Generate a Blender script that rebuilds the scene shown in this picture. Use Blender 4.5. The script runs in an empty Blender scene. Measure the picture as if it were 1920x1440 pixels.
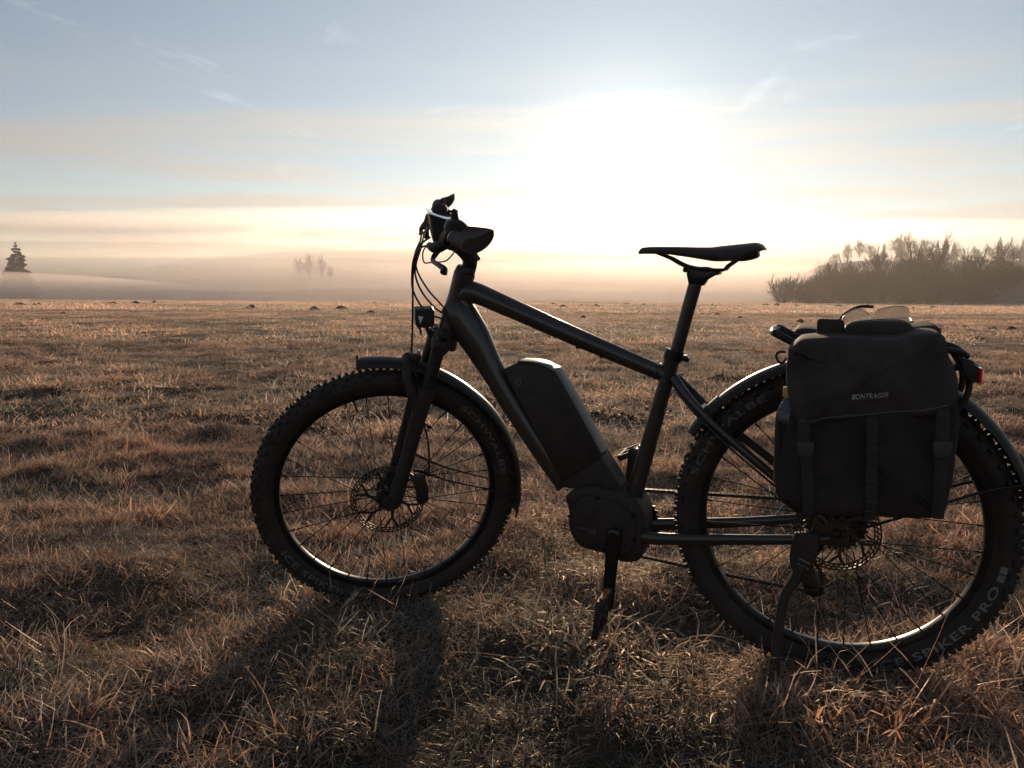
import bpy, bmesh, math, random
import numpy as np
from mathutils import Matrix, Vector

R = math.radians
random.seed(7)
rng = np.random.default_rng(11)
SC = bpy.context.scene
COL = SC.collection

# ------------------------------------------------------------------ camera
cam_d = bpy.data.cameras.new('camera')
cam_d.sensor_fit = 'HORIZONTAL'; cam_d.sensor_width = 36.0; cam_d.lens = 27.06
cam_d.clip_start = 0.05; cam_d.clip_end = 6000
cam = bpy.data.objects.new('camera', cam_d); COL.objects.link(cam)
CAM_Z = 0.868
cr = Vector((0.9999905, 0.000466, 0.0043384)); cu = Vector((-0.0043633, 0.1068, 0.994271)); cf = Vector((0, 0.9942804, -0.1068007))
cam.matrix_world = Matrix(((cr.x, cu.x, -cf.x, 0), (cr.y, cu.y, -cf.y, 0), (cr.z, cu.z, -cf.z, CAM_Z), (0, 0, 0, 1)))
SC.camera = cam

# ------------------------------------------------------------------ sky and sun
SUN_AZ, SUN_EL = R(8.08), R(10.0)            # azimuth clockwise from +Y
SUN_DIR = Vector((math.sin(SUN_AZ) * math.cos(SUN_EL), math.cos(SUN_AZ) * math.cos(SUN_EL), math.sin(SUN_EL)))
SKY_STRENGTH = 0.075
SUN_STRENGTH = 5.0
world = bpy.data.worlds.new('World'); SC.world = world; world.use_nodes = True
wn = world.node_tree.nodes; wl = world.node_tree.links
wn.clear()
def wnode(t, **kw):
    n = wn.new(t)
    for k, v in kw.items(): setattr(n, k, v)
    return n
def wmath(op, a, b=None, c=None, clamp=False):
    n = wn.new('ShaderNodeMath'); n.operation = op; n.use_clamp = clamp
    for i, v in enumerate((a, b, c)):
        if v is None: continue
        if isinstance(v, (int, float)): n.inputs[i].default_value = v
        else: wl.new(v, n.inputs[i])
    return n.outputs[0]
def wmix(fac, a, b, blend='MIX'):
    n = wn.new('ShaderNodeMix'); n.data_type = 'RGBA'; n.blend_type = blend; n.clamp_factor = True
    for i, v in ((0, fac), (6, a), (7, b)):
        if isinstance(v, (int, float)): n.inputs[i].default_value = v
        elif isinstance(v, tuple): n.inputs[i].default_value = (*v, 1)
        else: wl.new(v, n.inputs[i])
    return n.outputs[2]
sky = wnode('ShaderNodeTexSky', sky_type='NISHITA', sun_disc=False, sun_elevation=SUN_EL, sun_rotation=SUN_AZ,
            altitude=700, air_density=1.0, dust_density=0.05, ozone_density=1.5)
geo = wnode('ShaderNodeTexCoord')
sep = wnode('ShaderNodeSeparateXYZ'); wl.new(geo.outputs['Generated'], sep.inputs[0])
dz = sep.outputs[2]
dot = wnode('ShaderNodeVectorMath', operation='DOT_PRODUCT'); wl.new(geo.outputs['Generated'], dot.inputs[0]); dot.inputs[1].default_value = SUN_DIR
cosang = wmath('MAXIMUM', dot.outputs['Value'], 0.0)
aur1 = wmath('POWER', cosang, 300.0)          # the glare right round the sun
aur2 = wmath('POWER', cosang, 55.0)           # its wider aureole
aur3 = wmath('POWER', cosang, 7.0)
# thin high cloud: streaks on a flat layer, plus stratus sheets low over the horizon all round
zz = wmath('ADD', wmath('MAXIMUM', dz, 0.0), 0.05)
px_ = wmath('DIVIDE', sep.outputs[0], zz); py_ = wmath('DIVIDE', sep.outputs[1], zz)
comb = wnode('ShaderNodeCombineXYZ'); wl.new(px_, comb.inputs[0]); wl.new(wmath('MULTIPLY', py_, 0.9), comb.inputs[1])
mp = wnode('ShaderNodeMapping'); mp.inputs['Rotation'].default_value = (0, 0, R(-12)); mp.inputs['Scale'].default_value = (0.16, 0.62, 1); mp.inputs['Location'].default_value = (3.1, 1.7, 0)
wl.new(comb.outputs[0], mp.inputs[0])
n1 = wnode('ShaderNodeTexNoise'); n1.inputs['Scale'].default_value = 1.5; n1.inputs['Detail'].default_value = 7; n1.inputs['Roughness'].default_value = 0.58; n1.inputs['Distortion'].default_value = 0.6
wl.new(mp.outputs[0], n1.inputs['Vector'])
r1 = wnode('ShaderNodeMapRange'); r1.inputs[1].default_value = 0.54; r1.inputs[2].default_value = 0.72; wl.new(n1.outputs[0], r1.inputs[0])
# clouds thicken towards the horizon
low = wnode('ShaderNodeMapRange'); low.interpolation_type = 'SMOOTHSTEP'; low.inputs[1].default_value = 0.34; low.inputs[2].default_value = 0.08; low.inputs[3].default_value = 0.5; low.inputs[4].default_value = 1.0; wl.new(dz, low.inputs[0])
cir = wmath('MULTIPLY', r1.outputs[0], low.outputs[0])
# stratus: layered in elevation, drawn out along the horizon
az = wmath('ARCTAN2', sep.outputs[0], sep.outputs[1])
cs = wnode('ShaderNodeCombineXYZ'); wl.new(wmath('MULTIPLY', az, 2.3), cs.inputs[0]); wl.new(wmath('MULTIPLY', dz, 34.0), cs.inputs[1])
n2 = wnode('ShaderNodeTexNoise'); n2.inputs['Scale'].default_value = 1.0; n2.inputs['Detail'].default_value = 5; n2.inputs['Roughness'].default_value = 0.5; n2.inputs['Distortion'].default_value = 0.35
wl.new(cs.outputs[0], n2.inputs['Vector'])
r2 = wnode('ShaderNodeMapRange'); r2.inputs[1].default_value = 0.42; r2.inputs[2].default_value = 0.60; wl.new(n2.outputs[0], r2.inputs[0])
lowb = wnode('ShaderNodeMapRange'); lowb.interpolation_type = 'SMOOTHSTEP'; lowb.inputs[1].default_value = 0.31; lowb.inputs[2].default_value = 0.10; wl.new(dz, lowb.inputs[0])
strat = wmath('MULTIPLY', r2.outputs[0], lowb.outputs[0])
SKYCOL = sky.outputs[0]
base = wmix(0.10, SKYCOL, (5.2, 5.0, 4.9))                                      # thin veil over the whole sky
def addglow(col, fac, rgb):
    n = wn.new('ShaderNodeVectorMath'); n.operation = 'SCALE'; n.inputs[0].default_value = rgb; wl.new(fac, n.inputs['Scale'])
    m = wn.new('ShaderNodeVectorMath'); m.operation = 'ADD'; wl.new(col, m.inputs[0]); wl.new(n.outputs[0], m.inputs[1])
    return m.outputs[0]
cloud_lit = addglow(addglow(wmix(0.0, (4.2, 3.9, 3.6), (0, 0, 0)), aur3, (2.2, 1.9, 1.5)), aur2, (2.6, 2.2, 1.7))
col = wmix(wmath('MULTIPLY', cir, 0.8), base, cloud_lit)
col = wmix(wmath('MULTIPLY', strat, 0.8), col, cloud_lit)
col = addglow(col, aur3, (1.7, 2.2, 2.15))
# small torn wisps of high cirrus
mp3 = wnode('ShaderNodeMapping'); mp3.inputs['Rotation'].default_value = (0, 0, R(-22)); mp3.inputs['Scale'].default_value = (1.5, 0.8, 1); mp3.inputs['Location'].default_value = (0.7, 5.2, 0); wl.new(comb.outputs[0], mp3.inputs[0])
n3 = wnode('ShaderNodeTexNoise'); n3.inputs['Scale'].default_value = 0.9; n3.inputs['Detail'].default_value = 9; n3.inputs['Roughness'].default_value = 0.62; n3.inputs['Distortion'].default_value = 1.1; wl.new(mp3.outputs[0], n3.inputs['Vector'])
r3 = wnode('ShaderNodeMapRange'); r3.inputs[1].default_value = 0.60; r3.inputs[2].default_value = 0.80; wl.new(n3.outputs[0], r3.inputs[0])
hi = wnode('ShaderNodeMapRange'); hi.inputs[1].default_value = 0.12; hi.inputs[2].default_value = 0.20; wl.new(dz, hi.inputs[0])
col = addglow(col, wmath('MULTIPLY', r3.outputs[0], hi.outputs[0]), (3.4, 3.3, 3.1))
col = addglow(col, aur2, (1.1, 1.08, 0.98))
col = addglow(col, aur1, (3.6, 3.5, 3.2))
bg = wnode('ShaderNodeBackground'); bg.inputs[1].default_value = SKY_STRENGTH; wl.new(col, bg.inputs[0])
wo = wnode('ShaderNodeOutputWorld'); wl.new(bg.outputs[0], wo.inputs[0])

sun_d = bpy.data.lights.new('sun', 'SUN'); sun_d.energy = SUN_STRENGTH; sun_d.angle = R(0.6); sun_d.color = (1.0, 0.755, 0.52)
sun = bpy.data.objects.new('sun', sun_d); COL.objects.link(sun)
sun.rotation_euler = (-SUN_DIR).to_track_quat('-Z', 'Y').to_euler()
sun.location = SUN_DIR * 50

SC.render.engine = 'CYCLES'
SC.view_settings.view_transform = 'Standard'; SC.view_settings.look = 'None'
SC.view_settings.exposure = 0.35; SC.view_settings.gamma = 1.0
cy = SC.cycles
cy.max_bounces = 4; cy.diffuse_bounces = 2; cy.glossy_bounces = 2; cy.transmission_bounces = 4; cy.volume_bounces = 3; cy.transparent_max_bounces = 6
cy.use_adaptive_sampling = True; cy.adaptive_threshold = 0.05
cy.caustics_reflective = False; cy.caustics_refractive = False
cy.use_denoising = True
try: cy.denoiser = 'OPENIMAGEDENOISE'
except Exception: pass

# ------------------------------------------------------------------ helpers
def tag(o, label=None, cat=None, group=None, kind=None):
    if label: o['label'] = label
    if cat: o['category'] = cat
    if group: o['group'] = group
    if kind: o['kind'] = kind
    return o
def empty(name, label, cat, mat=None, group=None):
    o = bpy.data.objects.new(name, None); COL.objects.link(o); o.empty_display_size = 0.1
    if mat is not None: o.matrix_world = mat
    return tag(o, label, cat, group)
def link(name, me, parent=None, material=None):
    o = bpy.data.objects.new(name, me); COL.objects.link(o)
    if parent: o.parent = parent
    if material and not me.materials: me.materials.append(material)
    return o
def np_mesh(name, V, F, smooth=True):
    """V (n,3), F (m,k) arrays of one face size."""
    V = np.ascontiguousarray(V, dtype=np.float32); F = np.ascontiguousarray(F, dtype=np.int32)
    me = bpy.data.meshes.new(name)
    k = F.shape[1]
    me.vertices.add(len(V)); me.vertices.foreach_set('co', V.ravel())
    me.loops.add(F.size); me.loops.foreach_set('vertex_index', F.ravel())
    me.polygons.add(len(F)); me.polygons.foreach_set('loop_start', np.arange(0, F.size, k, dtype=np.int32))
    if smooth: me.polygons.foreach_set('use_smooth', np.ones(len(F), dtype=bool))
    me.update(calc_edges=True)
    return me

def material(name, base, rough=0.6, metal=0.0, var=0.25, scale=20.0, bump=0.0, bscale=None, coat=0.0, spec=0.5, alt=None, aniso=None):
    m = bpy.data.materials.new(name); m.use_nodes = True
    nt = m.node_tree; b = nt.nodes['Principled BSDF']; L = nt.links
    b.inputs['Roughness'].default_value = rough; b.inputs['Metallic'].default_value = metal
    b.inputs['Coat Weight'].default_value = coat; b.inputs['Coat Roughness'].default_value = 0.12
    b.inputs['Specular IOR Level'].default_value = spec
    tc = nt.nodes.new('ShaderNodeTexCoord')
    no = nt.nodes.new('ShaderNodeTexNoise'); no.inputs['Scale'].default_value = scale; no.inputs['Detail'].default_value = 5
    L.new(tc.outputs['Object'], no.inputs['Vector'])
    mr = nt.nodes.new('ShaderNodeMapRange'); mr.inputs[1].default_value = 0.3; mr.inputs[2].default_value = 0.7
    L.new(no.outputs[0], mr.inputs[0])
    mx = nt.nodes.new('ShaderNodeMix'); mx.data_type = 'RGBA'
    a2 = alt if alt else tuple(min(1, c * (1 + var)) for c in base)
    a1 = base if alt else tuple(c * (1 - var) for c in base)
    mx.inputs[6].default_value = (*a1, 1); mx.inputs[7].default_value = (*a2, 1)
    L.new(mr.outputs[0], mx.inputs[0]); L.new(mx.outputs[2], b.inputs['Base Color'])
    rr = nt.nodes.new('ShaderNodeMapRange'); rr.inputs[3].default_value = max(0.02, rough - 0.08); rr.inputs[4].default_value = min(1, rough + 0.1)
    L.new(no.outputs[0], rr.inputs[0]); L.new(rr.outputs[0], b.inputs['Roughness'])
    if bump:
        nb = nt.nodes.new('ShaderNodeTexNoise'); nb.inputs['Scale'].default_value = bscale or scale * 4; nb.inputs['Detail'].default_value = 3
        L.new(tc.outputs['Object'], nb.inputs['Vector'])
        bp = nt.nodes.new('ShaderNodeBump'); bp.inputs['Strength'].default_value = bump; bp.inputs['Distance'].default_value = 0.004
        L.new(nb.outputs[0], bp.inputs['Height']); L.new(bp.outputs[0], b.inputs['Normal'])
    return m

def catmull(P, n):
    P = np.asarray(P, float)
    if len(P) < 3:
        t = np.linspace(0, 1, n)[:, None]; return P[0] * (1 - t) + P[-1] * t
    Q = np.vstack([2 * P[0] - P[1], P, 2 * P[-1] - P[-2]])
    out = []
    for t in np.linspace(0, len(P) - 1, n):
        i = min(int(t), len(P) - 2); u = t - i
        p0, p1, p2, p3 = Q[i], Q[i + 1], Q[i + 2], Q[i + 3]
        out.append(0.5 * ((2 * p1) + (-p0 + p2) * u + (2 * p0 - 5 * p1 + 4 * p2 - p3) * u * u + (-p0 + 3 * p1 - 3 * p2 + p3) * u ** 3))
    return np.array(out)

class MB:
    """collects shapes for ONE mesh; xf maps local design coordinates to the parent's space"""
    def __init__(s, xf=None): s.v = []; s.f = []; s.xf = xf
    def add(s, V, F):
        o = len(s.v); s.v.extend([tuple(map(float, p)) for p in V]); s.f.extend([tuple(int(i) + o for i in f) for f in F]); return s
    def tube(s, P, r, n=12, seg=None, cap=True, flat=1.0, ref=(0, 1, 0), closed=False):
        """swept tube; r scalar or list per control point; flat scales the thickness along ref"""
        P = np.asarray(P, float)
        rr = np.full(len(P), r, float) if np.isscalar(r) else np.asarray(r, float)
        if seg:
            rr = np.interp(np.linspace(0, 1, seg), np.linspace(0, 1, len(P)), rr); P = catmull(P, seg)
        m = len(P); V = []
        T = np.gradient(P, axis=0); T /= np.linalg.norm(T, axis=1)[:, None] + 1e-12
        if closed:
            T = np.roll(P, -1, 0) - np.roll(P, 1, 0); T /= np.linalg.norm(T, axis=1)[:, None] + 1e-12
        ref = np.asarray(ref, float)
        for i in range(m):
            a = ref - T[i] * (ref @ T[i])
            if np.linalg.norm(a) < 1e-4: a = np.array([1.0, 0, 0]) - T[i] * T[i][0]
            a /= np.linalg.norm(a); b = np.cross(T[i], a)
            for k in range(n):
                th = 2 * math.pi * k / n
                V.append(P[i] + rr[i] * (a * math.cos(th) * flat + b * math.sin(th)))
        F = []
        for i in range(m if closed else m - 1):
            j = (i + 1) % m
            for k in range(n):
                F.append((i * n + k, i * n + (k + 1) % n, j * n + (k + 1) % n, j * n + k))
        if cap and not closed:
            F.append(tuple(range(n - 1, -1, -1))); F.append(tuple((m - 1) * n + k for k in range(n)))
        return s.add(V, F)
    def lathe(s, prof, c=(0, 0, 0), n=48, closed=False, a0=0.0, a1=2 * math.pi):
        """prof: list of (radius, y) turned round the Y axis through c"""
        V = []; F = []; m = len(prof); full = abs(a1 - a0 - 2 * math.pi) < 1e-6
        N = n if full else n + 1
        for i in range(N):
            th = a0 + (a1 - a0) * i / n
            for r, y in prof: V.append((c[0] + r * math.cos(th), c[1] + y, c[2] + r * math.sin(th)))
        for i in range(n):
            j = (i + 1) % N
            for k in range(m if closed else m - 1):
                l = (k + 1) % m
                F.append((i * m + k, i * m + l, j * m + l, j * m + k))
        return s.add(V, F)
    def slab(s, out, y0, y1, bev=0.004, smooth=0, puff0=0.0, puff1=0.0, wob=None):
        """outline in XZ extruded along Y with rounded rims; caps filled by shrinking rings that may bulge"""
        P = np.asarray(out, float)
        if smooth:
            P = catmull(np.vstack([P, P[:1]]), smooth + 1)[:-1]
        if 0.5 * np.sum(P[:, 0] * np.roll(P[:, 1], -1) - np.roll(P[:, 0], -1) * P[:, 1]) < 0: P = P[::-1]
        n = len(P); cen = P.mean(0)
        d1 = P - np.roll(P, 1, 0); d2 = np.roll(P, -1, 0) - P
        nn = np.stack([(d1 + d2)[:, 1], -(d1 + d2)[:, 0]], 1); nn /= np.linalg.norm(nn, axis=1)[:, None] + 1e-9
        rings = []; flat0 = puff0 == 0 and wob is None; flat1 = puff1 == 0 and wob is None
        steps = [0, 0.3, 0.7, 1.0]
        fills = [0.0, 0.3, 0.55, 0.75, 0.9]
        def inner(t, y, sgn, puff):
            Q = P - nn * bev; return Q * t + cen * (1 - t), y + sgn * puff * (1 - t * t)
        if not flat0:
            for t in fills[1:]: rings.append(inner(t, y0, -1, puff0))
        for q in steps:
            rings.append((P - nn * bev * (1 - math.sin(q * math.pi / 2)), y0 + bev * (1 - math.cos(q * math.pi / 2))))
        for q in reversed(steps):
            rings.append((P - nn * bev * (1 - math.sin(q * math.pi / 2)), y1 - bev * (1 - math.cos(q * math.pi / 2))))
        if not flat1:
            for t in reversed(fills[1:]): rings.append(inner(t, y1, 1, puff1))
        V = []
        for Q, y in rings:
            for p in Q: V.append((p[0], y, p[1]))
        F = []
        for i in range(len(rings) - 1):
            for k in range(n):
                F.append((i * n + k, (i + 1) * n + k, (i + 1) * n + (k + 1) % n, i * n + (k + 1) % n))
        L_ = (len(rings) - 1) * n
        if flat0: F.append(tuple(range(n)))
        else:
            c0 = len(V); V.append((cen[0], y0 - puff0, cen[1])); F += [(c0, k, (k + 1) % n) for k in range(n)]
        if flat1: F.append(tuple(L_ + k for k in range(n - 1, -1, -1)))
        else:
            c0 = len(V); V.append((cen[0], y1 + puff1, cen[1])); F += [(c0, L_ + (k + 1) % n, L_ + k) for k in range(n)]
        if wob is not None: V = wob(np.array(V, float))
        return s.add(V, F)
    def box(s, c, size, rot=None, bev=0.15):
        """bevelled box, bev as share of the smallest side; rot 3x3"""
        sx, sy, sz = (q / 2 for q in size); b = bev * min(size)
        V = []
        for yv, e in ((-sy, b), (-sy + b, 0), (sy - b, 0), (sy, b)):
            for x, z in ((-sx + e + b, -sz + e), (sx - e - b, -sz + e), (sx - e, -sz + e + b), (sx - e, sz - e - b), (sx - e - b, sz - e), (-sx + e + b, sz - e), (-sx + e, sz - e - b), (-sx + e, -sz + e + b)):
                V.append((x, yv, z))
        V = np.array(V)
        if rot is not None: V = V @ np.asarray(rot).T
        V = V + np.asarray(c, float)
        F = [tuple(range(8)), tuple(range(31, 23, -1))]
        for i in range(3):
            for k in range(8): F.append((i * 8 + k, (i + 1) * 8 + k, (i + 1) * 8 + (k + 1) % 8, i * 8 + (k + 1) % 8))
        return s.add(V, F)
    def ball(s, c, r, n=12, m=8, sq=(1, 1, 1)):
        V = []; F = []
        for i in range(m + 1):
            ph = math.pi * i / m
            for k in range(n):
                th = 2 * math.pi * k / n
                V.append((c[0] + r * sq[0] * math.sin(ph) * math.cos(th), c[1] + r * sq[1] * math.sin(ph) * math.sin(th), c[2] + r * sq[2] * math.cos(ph)))
        for i in range(m):
            for k in range(n): F.append((i * n + k, (i + 1) * n + k, (i + 1) * n + (k + 1) % n, i * n + (k + 1) % n))
        return s.add(V, F)
    def mesh(s, name, sharp=40):
        V = [s.xf(p) for p in s.v] if s.xf else s.v
        me = bpy.data.meshes.new(name); me.from_pydata([tuple(p) for p in V], [], s.f); me.update()
        bm = bmesh.new(); bm.from_mesh(me)
        bmesh.ops.remove_doubles(bm, verts=bm.verts, dist=1e-6)
        bmesh.ops.recalc_face_normals(bm, faces=bm.faces)
        bm.to_mesh(me); bm.free()
        for p in me.polygons: p.use_smooth = len(p.vertices) < 7      # flat caps stay flat
        if sharp: me.set_sharp_from_angle(angle=R(sharp))
        return me
    def build(s, name, mat, parent=None, sharp=40):
        return link(name, s.mesh(name, sharp), parent, mat)

def rotm(axis, deg):
    return np.array(Matrix.Rotation(R(deg), 3, axis))

# value noise for terrain and grass
def _hash(ix, iy, seed):
    h = (ix.astype(np.int64) * 374761393 + iy.astype(np.int64) * 668265263 + seed * 1442695041) & 0xffffffff
    h = ((h ^ (h >> 13)) * 1274126177) & 0xffffffff
    return ((h ^ (h >> 16)) & 0xffff) / 65535.0
def vnoise(x, y, seed=0):
    x = np.asarray(x, float); y = np.asarray(y, float)
    ix = np.floor(x); iy = np.floor(y); fx = x - ix; fy = y - iy
    fx = fx * fx * (3 - 2 * fx); fy = fy * fy * (3 - 2 * fy)
    a = _hash(ix, iy, seed); b = _hash(ix + 1, iy, seed); c = _hash(ix, iy + 1, seed); d = _hash(ix + 1, iy + 1, seed)
    return (a * (1 - fx) + b * fx) * (1 - fy) + (c * (1 - fx) + d * fx) * fy
def fbm(x, y, seed=0, oct=4):
    t = 0; a = 0.5; s = 0
    for o in range(oct):
        t = t + a * vnoise(x * 2 ** o, y * 2 ** o, seed + o * 17); s += a; a *= 0.5
    return t / s
# ------------------------------------------------------------------ terrain
REAR = (0.7486, 1.7301); FRONT = (-0.367, 2.207)
def sstep(a, b, x):
    t = np.clip((x - a) / (b - a), 0, 1); return t * t * (3 - 2 * t)
def terrain(x, y):
    x = np.asarray(x, float); y = np.asarray(y, float)
    yy = np.clip(y, 0, 240)
    z = 0.0036 * sstep(2, 30, yy) * yy
    d = np.clip(y - 168 - 6 * np.sin(x * 0.02), 0, None)
    z = z - 11 * (1 - np.exp(-(d / 75) ** 2))
    z = z - 0.024 * sstep(0.75, -0.36, x) * sstep(9, 4, np.hypot(x, y))
    far = sstep(3, 60, y)
    l1 = (fbm(x * 2.6 + 9, y * 2.6, 3, 3) - 0.5); l2 = (fbm(x * 0.55, y * 0.55 + 4, 8, 3) - 0.5); l3 = (fbm(x * 0.06, y * 0.06, 21, 2) - 0.5)
    lumps = 0.15 * l1 + 0.10 * l2 * (1 - 0.4 * far)
    w = np.ones_like(z)
    for (cx, cy, rr) in ((REAR[0], REAR[1], 0.17), (FRONT[0], FRONT[1], 0.17), (0.57, 1.62, 0.1)):
        w = w * (1 - np.exp(-(((x - cx) ** 2 + (y - cy) ** 2) / rr ** 2) ** 2))
    return z + 0.020 + lumps * w + 0.25 * l3 * sstep(12, 60, y)
def tz(x, y): return float(terrain(np.array([x]), np.array([y]))[0])

def attr_colour(nt, name='Col'):
    a = nt.nodes.new('ShaderNodeAttribute'); a.attribute_name = name; return a

# soil / thatch under the grass
gm = bpy.data.materials.new('frosted_turf'); gm.use_nodes = True
nt = gm.node_tree; b = nt.nodes['Principled BSDF']; L = nt.links
tc = nt.nodes.new('ShaderNodeTexCoord')
na = nt.nodes.new('ShaderNodeTexNoise'); na.inputs['Scale'].default_value = 0.35; na.inputs['Detail'].default_value = 8; na.inputs['Roughness'].default_value = 0.65
nb = nt.nodes.new('ShaderNodeTexNoise'); nb.inputs['Scale'].default_value = 7.0; nb.inputs['Detail'].default_value = 6
L.new(tc.outputs['Object'], na.inputs[0]); L.new(tc.outputs['Object'], nb.inputs[0])
ra = nt.nodes.new('ShaderNodeValToRGB'); e = ra.color_ramp.elements
e[0].position = 0.32; e[0].color = (0.026, 0.020, 0.014, 1); e[1].position = 0.72; e[1].color = (0.13, 0.095, 0.064, 1)
e2_ = e.new(0.5); e2_.color = (0.06, 0.044, 0.030, 1)
mxx = nt.nodes.new('ShaderNodeMix'); mxx.data_type = 'FLOAT'; mxx.inputs[0].default_value = 0.55
L.new(na.outputs[0], mxx.inputs[2]); L.new(nb.outputs[0], mxx.inputs[3]); L.new(mxx.outputs[0], ra.inputs[0]); L.new(ra.outputs[0], b.inputs['Base Color'])
b.inputs['Roughness'].default_value = 0.95; b.inputs['Specular IOR Level'].default_value = 0.1
bp = nt.nodes.new('ShaderNodeBump'); bp.inputs['Strength'].default_value = 0.8; bp.inputs['Distance'].default_value = 0.05; L.new(nb.outputs[0], bp.inputs['Height']); L.new(bp.outputs[0], b.inputs['Normal'])

def axis(dense0, dense1, step, lo, hi, grow=1.09):
    a = list(np.arange(dense0, dense1, step)); s = step
    v = a[-1]
    while v < hi: s *= grow; v += s; a.append(min(v, hi))
    s = step; v = a[0]; pre = []
    while v > lo: s *= grow; v -= s; pre.append(max(v, lo))
    return np.array(pre[::-1] + a)
gx = axis(-3.2, 3.2, 0.06, -720, 720); gy = axis(0.4, 6.2, 0.06, -140, 740, 1.075)
X, Y = np.meshgrid(gx, gy); Z = terrain(X, Y)
Vg = np.stack([X.ravel(), Y.ravel(), Z.ravel()], 1); nx = len(gx)
ii = np.arange((len(gy) - 1) * (nx - 1)); rr_ = ii // (nx - 1); cc_ = ii % (nx - 1); q0 = rr_ * nx + cc_
ground = link('ground', np_mesh('ground', Vg, np.stack([q0, q0 + 1, q0 + nx + 1, q0 + nx], 1)), None, gm)
tag(ground, kind='structure')

SPOTS = [(-44.49, 69.69, 1.55, 'leftmost long molehill below the lone spruce at the field edge'), (-43.17, 70.28, 1.07, 'second dark molehill from the left, just right of the lone spruce'),
 (-42.37, 82.18, 1.03, 0), (-43.29, 88.97, 1.23, 0), (-44.74, 96.76, 0.94, 0), (-19.16, 56.95, 0.95, 'lone rounded molehill midway between the spruce and the bicycle headlight'),
 (-13.1, 51.24, 1.14, 'flat wide molehill next to the tall one left of the headlight'), (-11.92, 53.88, 0.97, 'tall dark molehill nearest to the headlight on its left'), (-8.22, 44.84, 0.56, 0), (-18.37, 103.0, 0.86, 0), (-11.99, 73.78, 0.72, 0),
 (1.76, 114.33, 0.79, 0), (5.2, 98.71, 0.96, 0), (4.7, 71.47, 0.89, 0), (7.25, 81.27, 0.79, 0), (9.84, 100.92, 0.7, 0), (8.35, 76.96, 0.96, 0), (10.96, 88.15, 0.73, 0), (14.08, 95.72, 1.19, 0), (14.27, 84.01, 1.05, 0), (15.46, 84.47, 0.59, 0),
 (3.2, 34.72, 0.55, 'single near molehill above the middle of the top tube'), (24.17, 93.63, 0.91, 'molehill just right of the seat post near the field edge'), (10.49, 42.88, 0.42, 0), (11.06, 41.66, 0.35, 0), (10.33, 34.99, 0.39, 0),
 (31.64, 96.73, 1.74, 'longest molehill, at the left foot of the bare copse'), (33.35, 97.44, 1.22, 0), (33.6, 91.54, 0.89, 0), (34.73, 86.65, 0.6, 0), (36.93, 87.45, 1.58, 'wide molehill in front of the copse just left of the glasses'), (51.73, 112.46, 1.09, 0), (38.92, 75.11, 0.62, 0), (43.77, 80.61, 0.89, 'pointed molehill right of the glasses below the copse'),
 (12.69, 22.81, 0.41, 0), (13.18, 22.48, 0.41, 0), (14.33, 22.98, 0.41, 0), (14.93, 23.05, 0.42, 0), (10.62, 17.53, 0.34, 'nearest molehill, right of the pannier above the tail light'), (14.13, 27.64, 0.38, 0), (-21.84, 37.53, 0.31, 0), (10.81, 31.0, 0.34, 0), (10.81, 28.99, 0.48, 0)]

# ------------------------------------------------------------------ molehills
soil = material('dark_soil', (0.022, 0.016, 0.012), 0.95, var=0.5, scale=6, bump=0.9, bscale=14, spec=0.1)
def molehill_mesh(seed):
    n, m = 22, 8; V = []; F = []
    rs = np.random.default_rng(seed); ph = rs.random(6) * 6.28
    for i in range(m + 1):
        t = i / m
        for k in range(n):
            th = 2 * math.pi * k / n
            rad = t * 0.5 * (1 + 0.16 * math.sin(2 * th + ph[0]) + 0.10 * math.sin(3 * th + ph[1]) + 0.06 * math.sin(7 * th + ph[2]))
            hh = 0.34 * (1 - t ** 1.7) * (1 + 0.22 * math.sin(3 * th + ph[3]) * t) + 0.035 * math.sin(5 * th + 9 * t + ph[4]) + 0.03 * rs.normal() * (0 < t < 1)
            V.append((rad * math.cos(th), rad * math.sin(th), hh - 0.05))
    for i in range(m):
        for k in range(n): F.append((i * n + k, (i + 1) * n + k, (i + 1) * n + (k + 1) % n, i * n + (k + 1) % n))
    return np_mesh('molehill', np.array(V), np.array(F))
MH = [molehill_mesh(s) for s in range(5)]
for m_ in MH: m_.materials.append(soil)
ORD = ['first', 'second', 'third', 'fourth', 'fifth', 'sixth', 'seventh', 'eighth', 'ninth', 'tenth', 'eleventh', 'twelfth', 'thirteenth', 'fourteenth', 'fifteenth', 'sixteenth']
def bearing(x, y): return 'left of the bicycle' if x / y < -0.09 else 'seen above the top tube' if x / y < 0.215 else 'between seat post and pannier' if x / y < 0.375 else 'above and right of the pannier'
SECT = {}
for x, y, w, lab in sorted(SPOTS, key=lambda q: q[0] / q[1]): SECT.setdefault(bearing(x, y), []).append((x, y))
for i, (x, y, w, lab) in enumerate(SPOTS):
    o = bpy.data.objects.new('molehill', MH[i % 5]); COL.objects.link(o)
    o.location = (x, y, tz(x, y) - 0.01); o.rotation_euler = (0, 0, i * 1.9)
    o.scale = (w * 1.15, w * 0.9, min(w, 1.0) * (1.0 if y > 40 else 0.85))
    bs = bearing(x, y)
    tag(o, lab or 'small dark molehill, %s from the left among those %s' % (ORD[SECT[bs].index((x, y))], bs), 'molehill', 'molehills scattered over the field')

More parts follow.
